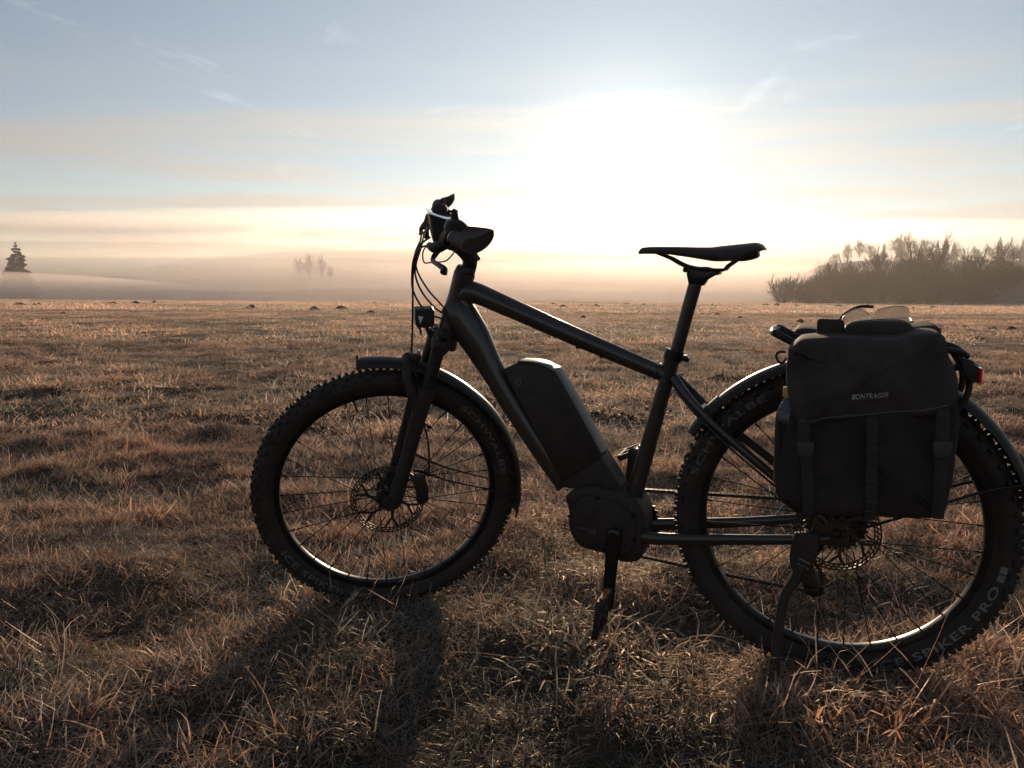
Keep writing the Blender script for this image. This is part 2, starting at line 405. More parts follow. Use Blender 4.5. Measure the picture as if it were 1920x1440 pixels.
# ------------------------------------------------------------------ hills beyond the field
def hill(name, x0, x1, y0, y1, fn, nx_, ny_, mat_):
    xs = np.linspace(x0, x1, nx_); ys = np.linspace(y0, y1, ny_); X_, Y_ = np.meshgrid(xs, ys); Z_ = fn(X_, Y_)
    i_ = np.arange((ny_ - 1) * (nx_ - 1)); r_ = i_ // (nx_ - 1); c_ = i_ % (nx_ - 1); q_ = r_ * nx_ + c_
    o = link(name, np_mesh(name, np.stack([X_.ravel(), Y_.ravel(), Z_.ravel()], 1), np.stack([q_, q_ + 1, q_ + nx_ + 1, q_ + nx_], 1)), None, mat_)
    return tag(o, kind='structure')
forest = material('far_forest', (0.022, 0.026, 0.020), 0.95, var=0.5, scale=0.05, bump=1.0, bscale=0.3, spec=0.05)
frostfield = material('frosted_pasture', (0.10, 0.115, 0.125), 0.95, var=0.25, scale=0.06, bump=0.5, bscale=0.8, spec=0.1)
def far_fn(x, y):
    t = sstep(470, 600, y) * sstep(740, 640, y)
    hh = 3 + 9 * fbm(x * 0.0042 + 3.3, x * 0 + 0.5, 77, 3)  + 6 * np.exp(-((x - 330) / 120) ** 2)
    return -12 + (hh + 12) * t + 2.5 * (fbm(x * 0.08, y * 0.08, 5, 3) - 0.5) * t + 2.2 * vnoise(x * 0.35, y * 0.3, 9) * t
hill('hill', -720, 720, 460, 735, far_fn, 420, 60, forest)
def mid_fn(x, y):                      # the wooded slope rising behind the copse
    t = sstep(105, 165, x) * sstep(285, 372, y) * sstep(455, 400, y)
    return -11.5 + 32 * t + 0.8 * fbm(x * 0.05, y * 0.05, 4, 2) * t - 2 * (1 - t)
hill('hill', 100, 480, 265, 462, mid_fn, 80, 50, frostfield)
def near_fn(x, y):                     # pale pasture bulging up before the right end of the copse
    t = sstep(86, 112, x) * sstep(126, 150, y) * sstep(262, 210, y)
    return terrain(x, y) - 0.6 + 7.0 * t + 0.3 * fbm(x * 0.1, y * 0.1, 14, 2) * t
hill('hill', 80, 330, 122, 266, near_fn, 90, 60, frostfield)
def gz(x, y): return max(tz(x, y), float(near_fn(np.array([x]), np.array([y]))[0]) if x > 86 else -99)

# ------------------------------------------------------------------ trees
bark = material('bare_bark', (0.045, 0.036, 0.028), 0.9, var=0.4, scale=3, spec=0.1)
needles = material('spruce_needles', (0.018, 0.026, 0.016), 0.9, var=0.4, scale=2, spec=0.1)
def prisms(S):
    """thin three-sided tapering sticks from rows (x0,y0,z0, x1,y1,z1, r0, r1)"""
    S = np.asarray(S, float); a, b = S[:, :3], S[:, 3:6]; d = b - a; d /= np.linalg.norm(d, axis=1)[:, None] + 1e-9
    u = np.cross(d, (0, 0, 1.0)); nu = np.linalg.norm(u, axis=1); u[nu < 1e-3] = (1, 0, 0); u /= np.linalg.norm(u, axis=1)[:, None]; w = np.cross(d, u)
    V = np.zeros((len(S), 6, 3))
    for e, (c, r) in enumerate(((a, S[:, 6:7]), (b, S[:, 7:8]))):
        for k in range(3): V[:, e * 3 + k] = c + r * (u * math.cos(2.094 * k) + w * math.sin(2.094 * k))
    o = (np.arange(len(S)) * 6)[:, None]
    F = np.stack([o + np.array([[k, (k + 1) % 3, 3 + (k + 1) % 3, 3 + k]]) for k in range(3)], 1).reshape(-1, 4)
    return V.reshape(-1, 3), F
def bare_tree(seed, H, stems=1, spread=0.55, twig=0.035, dens=1.0, base_h=0.25):
    """returns (trunk mesh, crown mesh): stems with limbs, then fans of thin twigs"""
    rd = random.Random(seed); gs = rd.gauss; TS, CS = [], []
    def nrm(x, y, z):
        l = math.sqrt(x * x + y * y + z * z) + 1e-9; return x / l, y / l, z / l
    def grow(p, d, length, r, lev):
        pts = [p]; out = TS if lev == 0 else CS
        for i in range(3):
            d = nrm(d[0] + gs(0, 0.13), d[1] + gs(0, 0.13), d[2] + gs(0, 0.13) + 0.07); l = length / 3
            q = pts[-1]; n = (q[0] + d[0] * l, q[1] + d[1] * l, q[2] + d[2] * l); pts.append(n)
            out.append((*q, *n, r * (1 - 0.2 * i), r * (1 - 0.2 * (i + 1))))
        if lev >= 2: return
        b0 = base_h if lev == 0 else 0.2
        for j in range(int((6 if lev == 0 else 5) * dens + rd.random())):
            t = b0 + rd.random() * (1 - b0); k = min(int(t * 3), 2); u = t * 3 - k
            q = tuple(pts[k][m] * (1 - u) + pts[k + 1][m] * u for m in range(3))
            s = (gs(0, 1), gs(0, 1), gs(0, 1)); dt = s[0] * d[0] + s[1] * d[1] + s[2] * d[2]
            s = nrm(s[0] - d[0] * dt, s[1] - d[1] * dt, s[2] - d[2] * dt)
            nd = nrm(*(d[m] * (1 - spread) + s[m] * spread + (0.26 if m == 2 else 0) for m in range(3)))
            grow(q, nd, length * (0.42 + 0.25 * rd.random()) * (1.05 - 0.35 * t), max(r * 0.5, twig * (0.5 if lev < 2 else 0.30)), lev + 1)
    for _ in range(stems):
        a_ = rd.random() * 6.283; q = rd.random() * 0.26 * H if stems > 1 else 0.0; lt = 0.15 + 0.5 * rd.random() if stems > 1 else 0.0
        grow((math.cos(a_) * q, math.sin(a_) * q, -0.4), nrm(math.cos(a_) * lt, math.sin(a_) * lt, 1.0), H * (0.78 + 0.2 * rd.random()) * (0.9 if stems > 1 else 1), 0.022 * H if stems == 1 else 0.012 * H, 0)
    # fine twigs fill a rounded crown, pointing up and out
    rn = np.random.default_rng(seed); n = 1500 if stems == 1 else 2400
    rx, rz, cz = (0.30, 0.40, 0.60) if stems == 1 else (0.55, 0.46, 0.44)
    v = rn.normal(size=(n, 3)); v /= np.linalg.norm(v, axis=1)[:, None]; q = v * (rn.random(n) ** 0.40)[:, None]
    lob = 1 + 0.22 * np.sin(3 * np.arctan2(q[:, 1], q[:, 0]) + rn.random() * 6) + 0.18 * np.sin(5 * q[:, 2] + rn.random() * 6)
    p0 = q * np.array([rx, rx, rz]) * H * lob[:, None] + np.array([0, 0, cz * H]); p0 = p0[p0[:, 2] > 0]; q = q[:len(p0)]; n = len(p0)
    d = np.stack([p0[:, 0], p0[:, 1], (p0[:, 2] - 0.25 * H) * 0.6], 1); d /= np.linalg.norm(d, axis=1)[:, None] + 1e-9
    d = d * 0.7 + rn.normal(0, 0.35, (n, 3)) + np.array([0, 0, 0.55]); d /= np.linalg.norm(d, axis=1)[:, None]
    tw = np.concatenate([p0, p0 + d * (H * (0.04 + 0.045 * rn.random(n)))[:, None], np.full((n, 1), twig * 0.42), np.full((n, 1), twig * 0.12)], 1)
    tm = np_mesh('trunk', *prisms(TS)); cm = np_mesh('crown', *prisms(np.vstack([np.array(CS), tw])))
    tm.materials.append(bark); cm.materials.append(bark)
    return tm, cm
def spruce(seed, H, W, lean=0.0):
    rs = np.random.default_rng(seed); CV, CF = [], []
    tiers = 26
    for i in range(tiers):
        t = i / (tiers - 1); z = H * (0.06 + 0.93 * t); rad = W * (1 - t) ** 0.85 * (0.75 + 0.45 * rs.random()) + 0.04 * W
        nb_ = int(16 - 9 * t)
        for k in range(nb_):
            a_ = 6.283 * (k + rs.random()) / nb_; rr = rad * (0.5 + 0.75 * rs.random() ** 1.3)
            d = np.array([math.cos(a_), math.sin(a_), 0]); s_ = np.array([-d[1], d[0], 0]); c0 = np.array([lean * t, 0, z])
            dro = 0.25 + 0.25 * rs.random(); wd = 0.20 * rr + 0.05 * W
            tip = c0 + d * rr - np.array([0, 0, rr * dro]); mid = c0 + d * rr * 0.55 - np.array([0, 0, rr * dro * 0.35])
            o = len(CV); CV += [c0, mid + s_ * wd, tip, mid - s_ * wd, mid - np.array([0, 0, wd * 1.3])]
            CF += [(o, o + 1, o + 2, o + 3), (o, o + 1, o + 2, o + 4), (o, o + 4, o + 2, o + 3)]
    tm = np_mesh('trunk', *prisms([(0, 0, -0.5, lean, 0, H * 0.98, 0.02 * H, 0.004 * H)])); cm = np_mesh('crown', np.array(CV), np.array([f if len(f) == 4 else (*f, f[-1]) for f in CF]), smooth=False)
    tm.materials.append(bark); cm.materials.append(needles)
    return tm, cm
def plant(name, meshes, x, y, z, s, label, cat, group=None, rz=0.0):
    t = empty(name, label, cat, Matrix.Translation((x, y, z)) @ Matrix.Rotation(rz, 4, 'Z') @ Matrix.Scale(s, 4), group)
    for nm, me in zip(('trunk', 'crown'), meshes):
        o = bpy.data.objects.new(nm, me); COL.objects.link(o); o.parent = t
    return t
TREES = [bare_tree(100 + i, 10.0, 1, 0.44, 0.085, 1.9, 0.12) for i in range(4)]
SHRUBS = [bare_tree(200 + i, 6.0, 16, 0.42, 0.085, 1.3, 0.03) for i in range(3)]
# copse right of the saddle
plant('bare_bush', SHRUBS[0], 52.8, 150, 0.3, 0.92, 'rounded bare bush at the left end of the copse, nearest the saddle', 'bush', 'bare bushes of the copse')
plant('bare_bush', SHRUBS[1], 57.0, 151, 0.3, 0.70, 'second bare bush of the copse, right of its rounded end bush', 'bush', 'bare bushes of the copse', 1)
plant('bare_tree', TREES[0], 62.0, 154, 0.2, 0.80, 'slim bare tree with open twigs at the left shoulder of the copse', 'tree', 'bare trees of the copse', 2)
CG = 'brown leafless tree inside the dense copse behind the pannier'
BG = 'leafless undergrowth bush filling the foot of the copse'
rs = np.random.default_rng(5)
xs_t = [66.5, 70.5, 74.0, 77.5, 81.0, 84.0, 87.0, 90.5, 94, 98, 102, 106, 110.5, 115, 120, 126]
hs_t = [0.80, 0.92, 1.02, 1.08, 1.10, 1.14, 1.16, 1.10, 1.0, 0.92, 0.82, 0.62, 0.50, 0.46, 0.5, 0.5]
for i, (x, s_) in enumerate(zip(xs_t, hs_t)):
    y = 158 + 9 * rs.random()
    plant('bare_tree', TREES[(i + 1) % 4], x, y, gz(x, y) - 0.2, s_ * (0.93 + 0.12 * rs.random()), CG, 'tree', 'bare trees of the copse', i * 1.3)
for i in range(30):
    x = 60.5 + 2.0 * i; y = 153 + 8 * rs.random()
    plant('bare_bush', SHRUBS[i % 3], x, y, gz(x, y) - 0.2, (1.05 + 0.25 * rs.random()) * (1 - 0.6 * float(sstep(90, 106, x))) * (1.0 if i > 2 else 0.85), BG, 'bush', 'bare bushes of the copse', i * 0.9)
# wooded slope behind it
SPR = [spruce(300 + i, 14.0, 3.4) for i in range(3)]
def ridge_z(x, y): return float(mid_fn(np.array([x]), np.array([y]))[0])
BT = [(152, 368, 'b', 0.75), (160, 372, 'b', 0.9), (168, 376, 'b', 1.0), (174, 378, 'b', 0.8), (181, 380, 's', 0.72), (185, 376, 'b', 1.2), (189, 380, 's', 0.82), (194, 382, 'b', 1.35), (199, 380, 's', 0.7), (203, 382, 'b', 1.1), (208, 382, 's', 0.72), (211, 380, 's', 0.98), (214, 378, 's', 0.75), (219, 384, 'b', 0.9), (228, 384, 'b', 0.75), (236, 384, 'b', 0.8), (243, 382, 'b', 0.95), (248, 384, 'b', 0.85)]
LB = {'b': 'hazy leafless tree, %s of its kind from the left on the misty ridge', 's': 'hazy spruce, %s of its kind from the left on the misty ridge'}
for i, (x, y, k, s_) in enumerate(BT):
    lab = LB[k] % ORD[sum(1 for q in BT[:i + 1] if q[2] == k) - 1]
    if i == 11: lab = 'tallest hazy spruce on the misty ridge behind the copse'
    if i == 0: lab = 'faint leafless tree at the left end of the misty ridge'
    plant('ridge_spruce' if k == 's' else 'ridge_tree', (SPR if k == 's' else TREES)[i % 3], x, y, ridge_z(x, y) - 0.3, s_, lab, 'tree', 'trees on the misty ridge', i * 1.1)
for i in range(9):
    x = 186 + 4.4 * i + rs.random(); y = 296 + 10 * rs.random() + 0.5 * i
    plant('forest_spruce', SPR[i % 3], x, y, 9.6 + 0.42 * i, 1.02 + 0.2 * rs.random(), 'spruce in the dense forest block at the right edge of the picture', 'tree', 'spruces at the right edge', i * 0.8)
# far left
plant('lone_spruce', spruce(401, 22.0, 7.6), -146.6, 230, -4.2, 1.0, 'lone dark spruce rising from the fog at the left edge', 'tree')
plant('small_spruce', spruce(402, 16.5, 6.4), -149.4, 231, -4.0, 1.0, 'smaller spruce at the left foot of the lone spruce', 'tree')
for i, (x, s_) in enumerate(((-82.5, 0.85), (-78.5, 1.0), (-74.0, 0.9), (-70.5, 0.55))):
    plant('misty_tree', TREES[i % 4], x * 1.27, 382, 11.6, s_ * 1.05, ('leftmost of the faint trees in the fog left of the handlebar', 'tallest faint leafless tree in the fog left of the handlebar', 'faint leafless tree right of the tallest one in the fog', 'smallest and rightmost faint tree in the fog by the handlebar')[i], 'tree', 'faint trees in the fog', i * 2.0)

# ------------------------------------------------------------------ bicycle: pose
YAW, LEAN, STEER = R(158.05), R(3.663), R(33.94)
hv = Vector((math.cos(YAW), math.sin(YAW), 0)); lv = Vector((-hv.y, hv.x, 0)); zv = Vector((0, 0, 1))
uv = zv * math.cos(LEAN) + lv * math.sin(LEAN); nv = lv * math.cos(LEAN) - zv * math.sin(LEAN)
BIKE = Matrix(((hv.x, nv.x, uv.x, REAR[0]), (hv.y, nv.y, uv.y, REAR[1]), (hv.z, nv.z, uv.z, 0.0), (0, 0, 0, 1)))
# bike space: X forward, Y to the rider's left (towards the camera), Z up, origin where the rear tyre stands
RH = np.array([0, 0, 0.368])                                   # rear hub
AX = np.array([-0.32557, 0, 0.94552]); A0 = np.array([1.1297, 0, 0.3236]); CF0 = np.array([1.1732, 0, 0.3386])
RS = np.array(Matrix.Rotation(STEER, 3, Vector(AX)))
def FK(p): return A0 + RS @ (CF0 - A0 + np.asarray(p, float))  # fork space (origin front hub, turned with the steering) to bike space
def RK(p): return np.asarray(p, float) + RH

paint = material('graphite_paint', (0.034, 0.025, 0.022), 0.34, 0.15, 0.15, 6, coat=0.35)
matt = material('matt_black', (0.030, 0.021, 0.018), 0.6, 0, 0.3, 30, spec=0.3)
plastic = material('black_plastic', (0.029, 0.021, 0.018), 0.5, 0, 0.3, 40, spec=0.3)
gloss = material('gloss_black', (0.022, 0.017, 0.015), 0.42, 0, 0.15, 30, coat=0.0, spec=0.25)
rubber = material('tyre_rubber', (0.026, 0.019, 0.017), 0.75, 0, 0.3, 22, bump=0.2, bscale=300, spec=0.3, alt=(0.046, 0.033, 0.026))
alloy = material('black_anodised', (0.030, 0.029, 0.029), 0.32, 0.8, 0.2, 20)
steel = material('worn_steel', (0.30, 0.27, 0.24), 0.34, 1.0, 0.3, 60)
darksteel = material('oily_steel', (0.07, 0.055, 0.045), 0.45, 0.9, 0.4, 60)
spoke_m = material('spoke_black', (0.016, 0.013, 0.012), 0.8, 0, 0.2, 40, spec=0.15)
cable_m = material('cable_sheath', (0.016, 0.014, 0.013), 0.38, 0, 0.2, 40)
printm = material('grey_print', (0.16, 0.155, 0.15), 0.6, 0, 0.15, 80)
dimprint = material('dark_print', (0.10, 0.092, 0.088), 0.6, 0, 0.15, 80)
lensred = material('red_lens', (0.85, 0.012, 0.016), 0.12, 0, 0.1, 40, coat=0.6)
lensw = material('clear_reflector', (0.75, 0.74, 0.72), 0.15, 0, 0.1, 40, coat=0.6)
amber = material('amber_reflector', (0.55, 0.13, 0.02), 0.2, 0, 0.1, 40, coat=0.4)
screen = material('display_glass', (0.035, 0.04, 0.045), 0.06, 0, 0.1, 10, coat=1.0)
leather = material('saddle_cover', (0.034, 0.025, 0.021), 0.55, 0, 0.25, 30, bump=0.3, bscale=220)

bike = empty('bicycle', 'dark electric mountain bicycle standing on its kickstand in frosty grass', 'bicycle', BIKE)
def T(name, P, r, mat=None, n=14, seg=None, flat=1.0, xf=None, parent=None, ref=(0, 1, 0), cap=True):
    return MB(xf).tube(P, r, n, seg, cap, flat, ref).build(name, mat or paint, parent or bike)
def text_mesh(s, size, fn, italic=0.0, bold=0.0, spacing=1.0, width=None):
    cu_ = bpy.data.curves.new('txt', 'FONT'); cu_.body = s; cu_.size = size; cu_.shear = italic; cu_.space_character = spacing; cu_.offset = bold
    cu_.align_x = 'CENTER'; cu_.align_y = 'CENTER'; cu_.resolution_u = 3
    ob = bpy.data.objects.new('txt', cu_); COL.objects.link(ob)
    dg = bpy.context.evaluated_depsgraph_get(); dg.update()
    me = bpy.data.meshes.new_from_object(ob.evaluated_get(dg))
    COL.objects.unlink(ob); bpy.data.objects.remove(ob)
    bm = bmesh.new(); bm.from_mesh(me)
    bmesh.ops.subdivide_edges(bm, edges=[e for e in bm.edges if e.calc_length() > size * 0.35], cuts=2)
    xs_ = [v.co.x for v in bm.verts]; ku = width / (max(xs_) - min(xs_)) if width else 1.0; xm = (max(xs_) + min(xs_)) / 2 if width else 0.0
    for v in bm.verts: v.co = Vector(tuple(float(q) for q in fn((v.co.x - xm) * ku, v.co.y)))
    bm.to_mesh(me); bm.free(); me.materials.clear()
    return me

# ------------------------------------------------------------------ frame
hb, ht = 0.452, 0.665                                            # along the steering axis
P_ax = lambda t: A0 + AX * t
T('head_tube', [P_ax(0.448), P_ax(0.50), P_ax(0.60), P_ax(0.655)], [0.033, 0.0305, 0.027, 0.0285], n=20, seg=12)
T('headset', [P_ax(0.655), P_ax(0.662), P_ax(0.672)], [0.0265, 0.0262, 0.0225], alloy, 20)
T('top_tube', [(0.925, 0, 0.885), (0.895, 0, 0.893), (0.80, 0, 0.857), (0.60, 0, 0.776), (0.405, 0, 0.700), (0.39, 0, 0.694)], [0.030, 0.028, 0.0255, 0.0225, 0.0185, 0.017], n=20, seg=26, flat=0.85)
T('down_tube', [(0.962, 0, 0.862), (0.935, 0, 0.835), (0.893, 0, 0.773), (0.840, 0, 0.682), (0.74, 0, 0.530), (0.642, 0, 0.400)], [0.034, 0.047, 0.044, 0.033, 0.030, 0.031], n=22, seg=26, flat=0.80)
gus = MB(); gus.slab([(0.985, 0.800), (0.955, 0.770), (0.925, 0.775), (0.895, 0.845), (0.912, 0.880), (0.945, 0.890)], -0.021, 0.021, 0.010, 24); gus.build('gusset', paint, bike)
for dx, dz in ((0.612, 0.757), (0.551, 0.735)):
    o = MB().tube([(dx, 0, dz + 0.006), (dx - 0.001, 0, dz - 0.004)], 0.0055, 10).build('bolt', alloy, bike)
def weld(c, axis, r, tilt=1.0):
    c = np.asarray(c, float); a_ = np.asarray(axis, float); a_ /= np.linalg.norm(a_); u_ = np.cross(a_, (0, 1, 0)); m_ = MB(); P_ = []
    for i in range(40):
        th = 2 * math.pi * i / 40; P_.append(c + r * (np.array([0, 1.0, 0]) * 0.86 * math.cos(th) + u_ * math.sin(th)))
    m_.tube(P_, [0.0026 + 0.0007 * (i % 2) for i in range(40)], 8, None, False, 1.0, tuple(a_), True); m_.build('weld_bead', paint, bike)
weld((0.412, 0, 0.703), (0.93, 0, 0.37), 0.0192)
T('seat_tube', [(0.468, 0, 0.385), (0.43, 0, 0.53), (0.389, 0, 0.690), (0.376, 0, 0.741)], [0.0215, 0.0195, 0.0178, 0.0195], n=18, seg=14)
sc = MB(); sc.tube([(0.3775, 0, 0.733), (0.371, 0, 0.757)], 0.0225, 18); sc.box((0.349, 0, 0.738), (0.018, 0.02, 0.014), None); sc.tube([(0.341, -0.016, 0.736), (0.341, 0.016, 0.736)], 0.006, 10); sc.build('seat_clamp', alloy, bike)
for s in (1, -1):
    T('seat_stay', [(0.372, 0.010 * s, 0.690), (0.33, 0.033 * s, 0.645), (0.27, 0.043 * s, 0.588), (0.13, 0.056 * s, 0.478), (0.022, 0.066 * s, 0.393)], [0.013, 0.0115, 0.0105, 0.010, 0.0085], n=12, seg=18, flat=0.9)
    zf, zr = (0.302, 0.345) if s > 0 else (0.303, 0.352)
    T('chain_stay', [(0.452, 0.035 * s, 0.300), (0.40, 0.052 * s, zf), (0.22, 0.056 * s, (zf + zr) / 2), (0.07, 0.064 * s, zr), (0.012, 0.068 * s, 0.356)], [0.019, 0.0155, 0.0128, 0.0115, 0.010], n=12, seg=18, flat=0.8)
    d = MB(); d.slab([(0.045, 0.405), (0.052, 0.350), (0.010, 0.338), (-0.022, 0.352), (-0.022, 0.383), (0.012, 0.405)], 0.062 * s - 0.004, 0.062 * s + 0.004, 0.002, 20); d.build('dropout', paint, bike)
T('stay_bridge', [(0.305, -0.037, 0.620), (0.305, 0.037, 0.620)], 0.008, n=10)

# motor, battery
mot = MB(); mot.slab([(0.632, 0.384), (0.622, 0.345), (0.624, 0.312), (0.612, 0.277), (0.587, 0.255), (0.531, 0.246), (0.484, 0.230), (0.441, 0.241), (0.429, 0.287), (0.430, 0.348), (0.443, 0.381), (0.471, 0.402), (0.518, 0.415), (0.572, 0.418), (0.611, 0.402)], -0.060, 0.058, 0.014, 60)
mo = mot.build('motor', matt, bike)
mc = MB(); mc.slab([(0.612, 0.355), (0.612, 0.320), (0.598, 0.283), (0.560, 0.266), (0.500, 0.254), (0.462, 0.262), (0.448, 0.300), (0.452, 0.345), (0.480, 0.374), (0.530, 0.392), (0.585, 0.390)], 0.055, 0.0635, 0.005, 50); mc.build('side_cover', plastic, mo)
for a_ in (0.2, 1.4, 2.6, 3.6, 4.7):
    MB().tube([(0.53 + 0.088 * math.cos(a_), 0.056, 0.326 + 0.066 * math.sin(a_)), (0.53 + 0.088 * math.cos(a_), 0.0655, 0.326 + 0.066 * math.sin(a_))], 0.0045, 8).build('bolt', alloy, mo)
link('motor_lettering', text_mesh('CX', 0.013, lambda u, v: (0.557 - u, 0.0642, 0.304 + v + 0.12 * u)), mo, printm)
ml = MB(); ml.box((0.578, 0.0638, 0.3105), (0.022, 0.001, 0.0022), rotm('Y', -7), 0.1); ml.build('motor_stripe', dimprint, mo)
bat = MB(); bat.slab([(0.800, 0.699), (0.762, 0.717), (0.712, 0.7145), (0.681, 0.703), (0.654, 0.680), (0.541, 0.488), (0.646, 0.416)], -0.0405, 0.0405, 0.006, 0)
ba = bat.build('battery', plastic, bike)
bc = MB(); bc.slab([(0.760, 0.722), (0.712, 0.719), (0.678, 0.706), (0.650, 0.681), (0.556, 0.521), (0.542, 0.494), (0.550, 0.486), (0.566, 0.502), (0.668, 0.672), (0.694, 0.692), (0.722, 0.703), (0.755, 0.704)], -0.036, 0.036, 0.006, 60); bc.build('battery_lid', gloss, ba)
bm_ = MB(); bm_.slab([(0.541, 0.490), (0.494, 0.417), (0.500, 0.402), (0.646, 0.402), (0.648, 0.417)], -0.038, 0.038, 0.004, 0); bm_.build('battery_mount', matt, ba)
lk = MB(); lk.tube([(0.756, 0.038, 0.668), (0.756, 0.0425, 0.668)], 0.0085, 20); lk.build('lock_ring', steel, ba)
lk = MB(); lk.tube([(0.756, 0.040, 0.668), (0.756, 0.0432, 0.668)], 0.0065, 16); lk.build('lock_barrel', matt, ba)
lk = MB(); lk.box((0.756, 0.0432, 0.668), (0.002, 0.001, 0.007), rotm('Y', 40)); lk.build('key_slot', steel, ba)

# cranks, pedals, chain
BBx, BBz = 0.500, 0.302
cd = np.array([0.073, -0.9973]) * 0.172
for s in (1, -1):
    ex, ez = BBx + s * cd[0], BBz + s * cd[1]
    yy = 0.078 * s
    c_ = MB(); c_.tube([(BBx - 0.02 * s * cd[0] / 0.172, yy - 0.004 * s, BBz - 0.02 * s * cd[1] / 0.172), (BBx, yy - 0.004 * s, BBz), ((BBx + ex) / 2, yy, (BBz + ez) / 2), (ex, yy + 0.006 * s, ez), (ex + 0.012 * s * 0.18, yy + 0.006 * s, ez - 0.012 * s)], [0.012, 0.0195, 0.0155, 0.0155, 0.009], 14, 16, True, 0.55)
    c_.tube([(BBx, 0.05 * s, BBz), (BBx, 0.088 * s, BBz)], 0.013, 16)
    cobj = c_.build('crank', alloy, bike)
    tilt = 82 if s > 0 else 25
    Rm = rotm('Y', tilt)
    pd = MB(); pc = np.array([ex, 0.137 * s, ez])
    pd.tube([(ex, 0.085 * s, ez), (ex, 0.185 * s, ez)], 0.006, 10)
    for px0 in (-0.044, 0.044): pd.box(pc + Rm @ np.array([px0, 0, 0]), (0.010, 0.092, 0.016), Rm)
    for py0 in (-0.043, 0.0, 0.043): pd.box(pc + Rm @ np.array([0, py0, 0]), (0.086, 0.009, 0.014), Rm)
    po = pd.build('pedal', plastic, bike)
    for px0 in (-0.0495, 0.0495):
        rf = MB(); rf.box(pc + Rm @ np.array([px0, 0, 0]), (0.003, 0.056, 0.011), Rm); rf.build('reflector', amber, po)
ch = MB()
def ring(c, r0, r1, y0, y1, teeth, mbx):
    n = teeth * 4; out = []
    for i in range(n):
        a_ = 2 * math.pi * i / n; rr = r1 if (i % 4) in (1, 2) else r1 - 0.006
        out.append((c[0] + rr * math.cos(a_), c[1] + rr * math.sin(a_)))
    V = [(x, y, z) for y in (y0, y1) for x, z in out]; inn = [(c[0] + r0 * math.cos(2 * math.pi * i / n), c[1] + r0 * math.sin(2 * math.pi * i / n)) for i in range(n)]
    V += [(x, y, z) for y in (y0, y1) for x, z in inn]; F = []
    for i in range(n):
        j = (i + 1) % n
        F += [(i, j, n + j, n + i), (2 * n + i, 3 * n + i, 3 * n + j, 2 * n + j), (i, 2 * n + i, 2 * n + j, j), (n + i, n + j, 3 * n + j, 3 * n + i)]
    mbx.add(V, F)
ring((BBx, BBz), 0.030, 0.090, -0.051, -0.048, 42, ch); ch.build('chainring', darksteel, bike)
cs = MB()
for i, rr in enumerate((0.026, 0.029, 0.033, 0.037, 0.041, 0.046, 0.052, 0.058, 0.064, 0.071)):
    yq = -0.058 + 0.0038 * i; ring((0, 0.368), 0.016, rr, yq, yq + 0.0018, 12 + 2 * i, cs)
cs.build('cassette', darksteel, bike)
def chain_path():
    c1 = np.array([BBx, BBz]); r1 = 0.087; c2 = np.array([0.0, 0.368]); r2 = 0.038
    pts = []
    for a_ in np.linspace(100, -92, 16): pts.append(c1 + r1 * np.array([math.cos(R(a_)), math.sin(R(a_))]))
    pts += [np.array([0.30, 0.196]), np.array([0.14, 0.184]), np.array([0.055, 0.180]), np.array([0.026, 0.195]), np.array([0.030, 0.235]), np.array([0.060, 0.275]), np.array([0.058, 0.305]), np.array([0.030, 0.330])]
    for a_ in np.linspace(-60, -262, 12): pts.append(c2 + r2 * np.array([math.cos(R(a_)), math.sin(R(a_))]))
    return np.array(pts)
cp = catmull(np.vstack([chain_path(), chain_path()[:1]]), 420)
seg_l = np.r_[0, np.cumsum(np.linalg.norm(np.diff(cp, axis=0), axis=1))]; nl = int(seg_l[-1] / 0.0127)
cc = MB()
for i in range(nl):
    q = np.array([np.interp(seg_l[-1] * (i + k) / nl, seg_l, cp[:, 0]) for k in (0, 1)]); w_ = np.array([np.interp(seg_l[-1] * (i + k) / nl, seg_l, cp[:, 1]) for k in (0, 1)])
    an = math.degrees(math.atan2(w_[1] - w_[0], q[1] - q[0])); yq = -0.0475 if i % 2 else -0.0485
    for off in (-0.0028, 0.0028):
        cc.box((q.mean(), -0.048 + off * (1.25 if i % 2 else 1.0), w_.mean()), (0.0165, 0.0012, 0.0078), rotm('Y', -an), 0.2)
    cc.tube([(q[0], -0.052, w_[0]), (q[0], -0.044, w_[0])], 0.0036, 6)
co = cc.build('chain', darksteel, bike, 30)
dr = MB(); dr.slab([(0.035, 0.345), (0.060, 0.300), (0.075, 0.262), (0.055, 0.235), (0.035, 0.262), (0.012, 0.325)], -0.082, -0.058, 0.006, 24)
dr.slab([(0.078, 0.280), (0.060, 0.262), (0.018, 0.185), (0.036, 0.162), (0.062, 0.170), (0.066, 0.205)], -0.056, -0.052, 0.0015, 24)
for c_ in ((0.058, 0.285), (0.040, 0.190)): ring(c_, 0.006, 0.021, -0.050, -0.046, 11, dr)
dr.build('derailleur', alloy, bike)
T('gear_cable', [(0.135, -0.072, 0.352), (0.105, -0.080, 0.385), (0.062, -0.078, 0.395), (0.045, -0.075, 0.36)], 0.0028, steel, 8, 14)

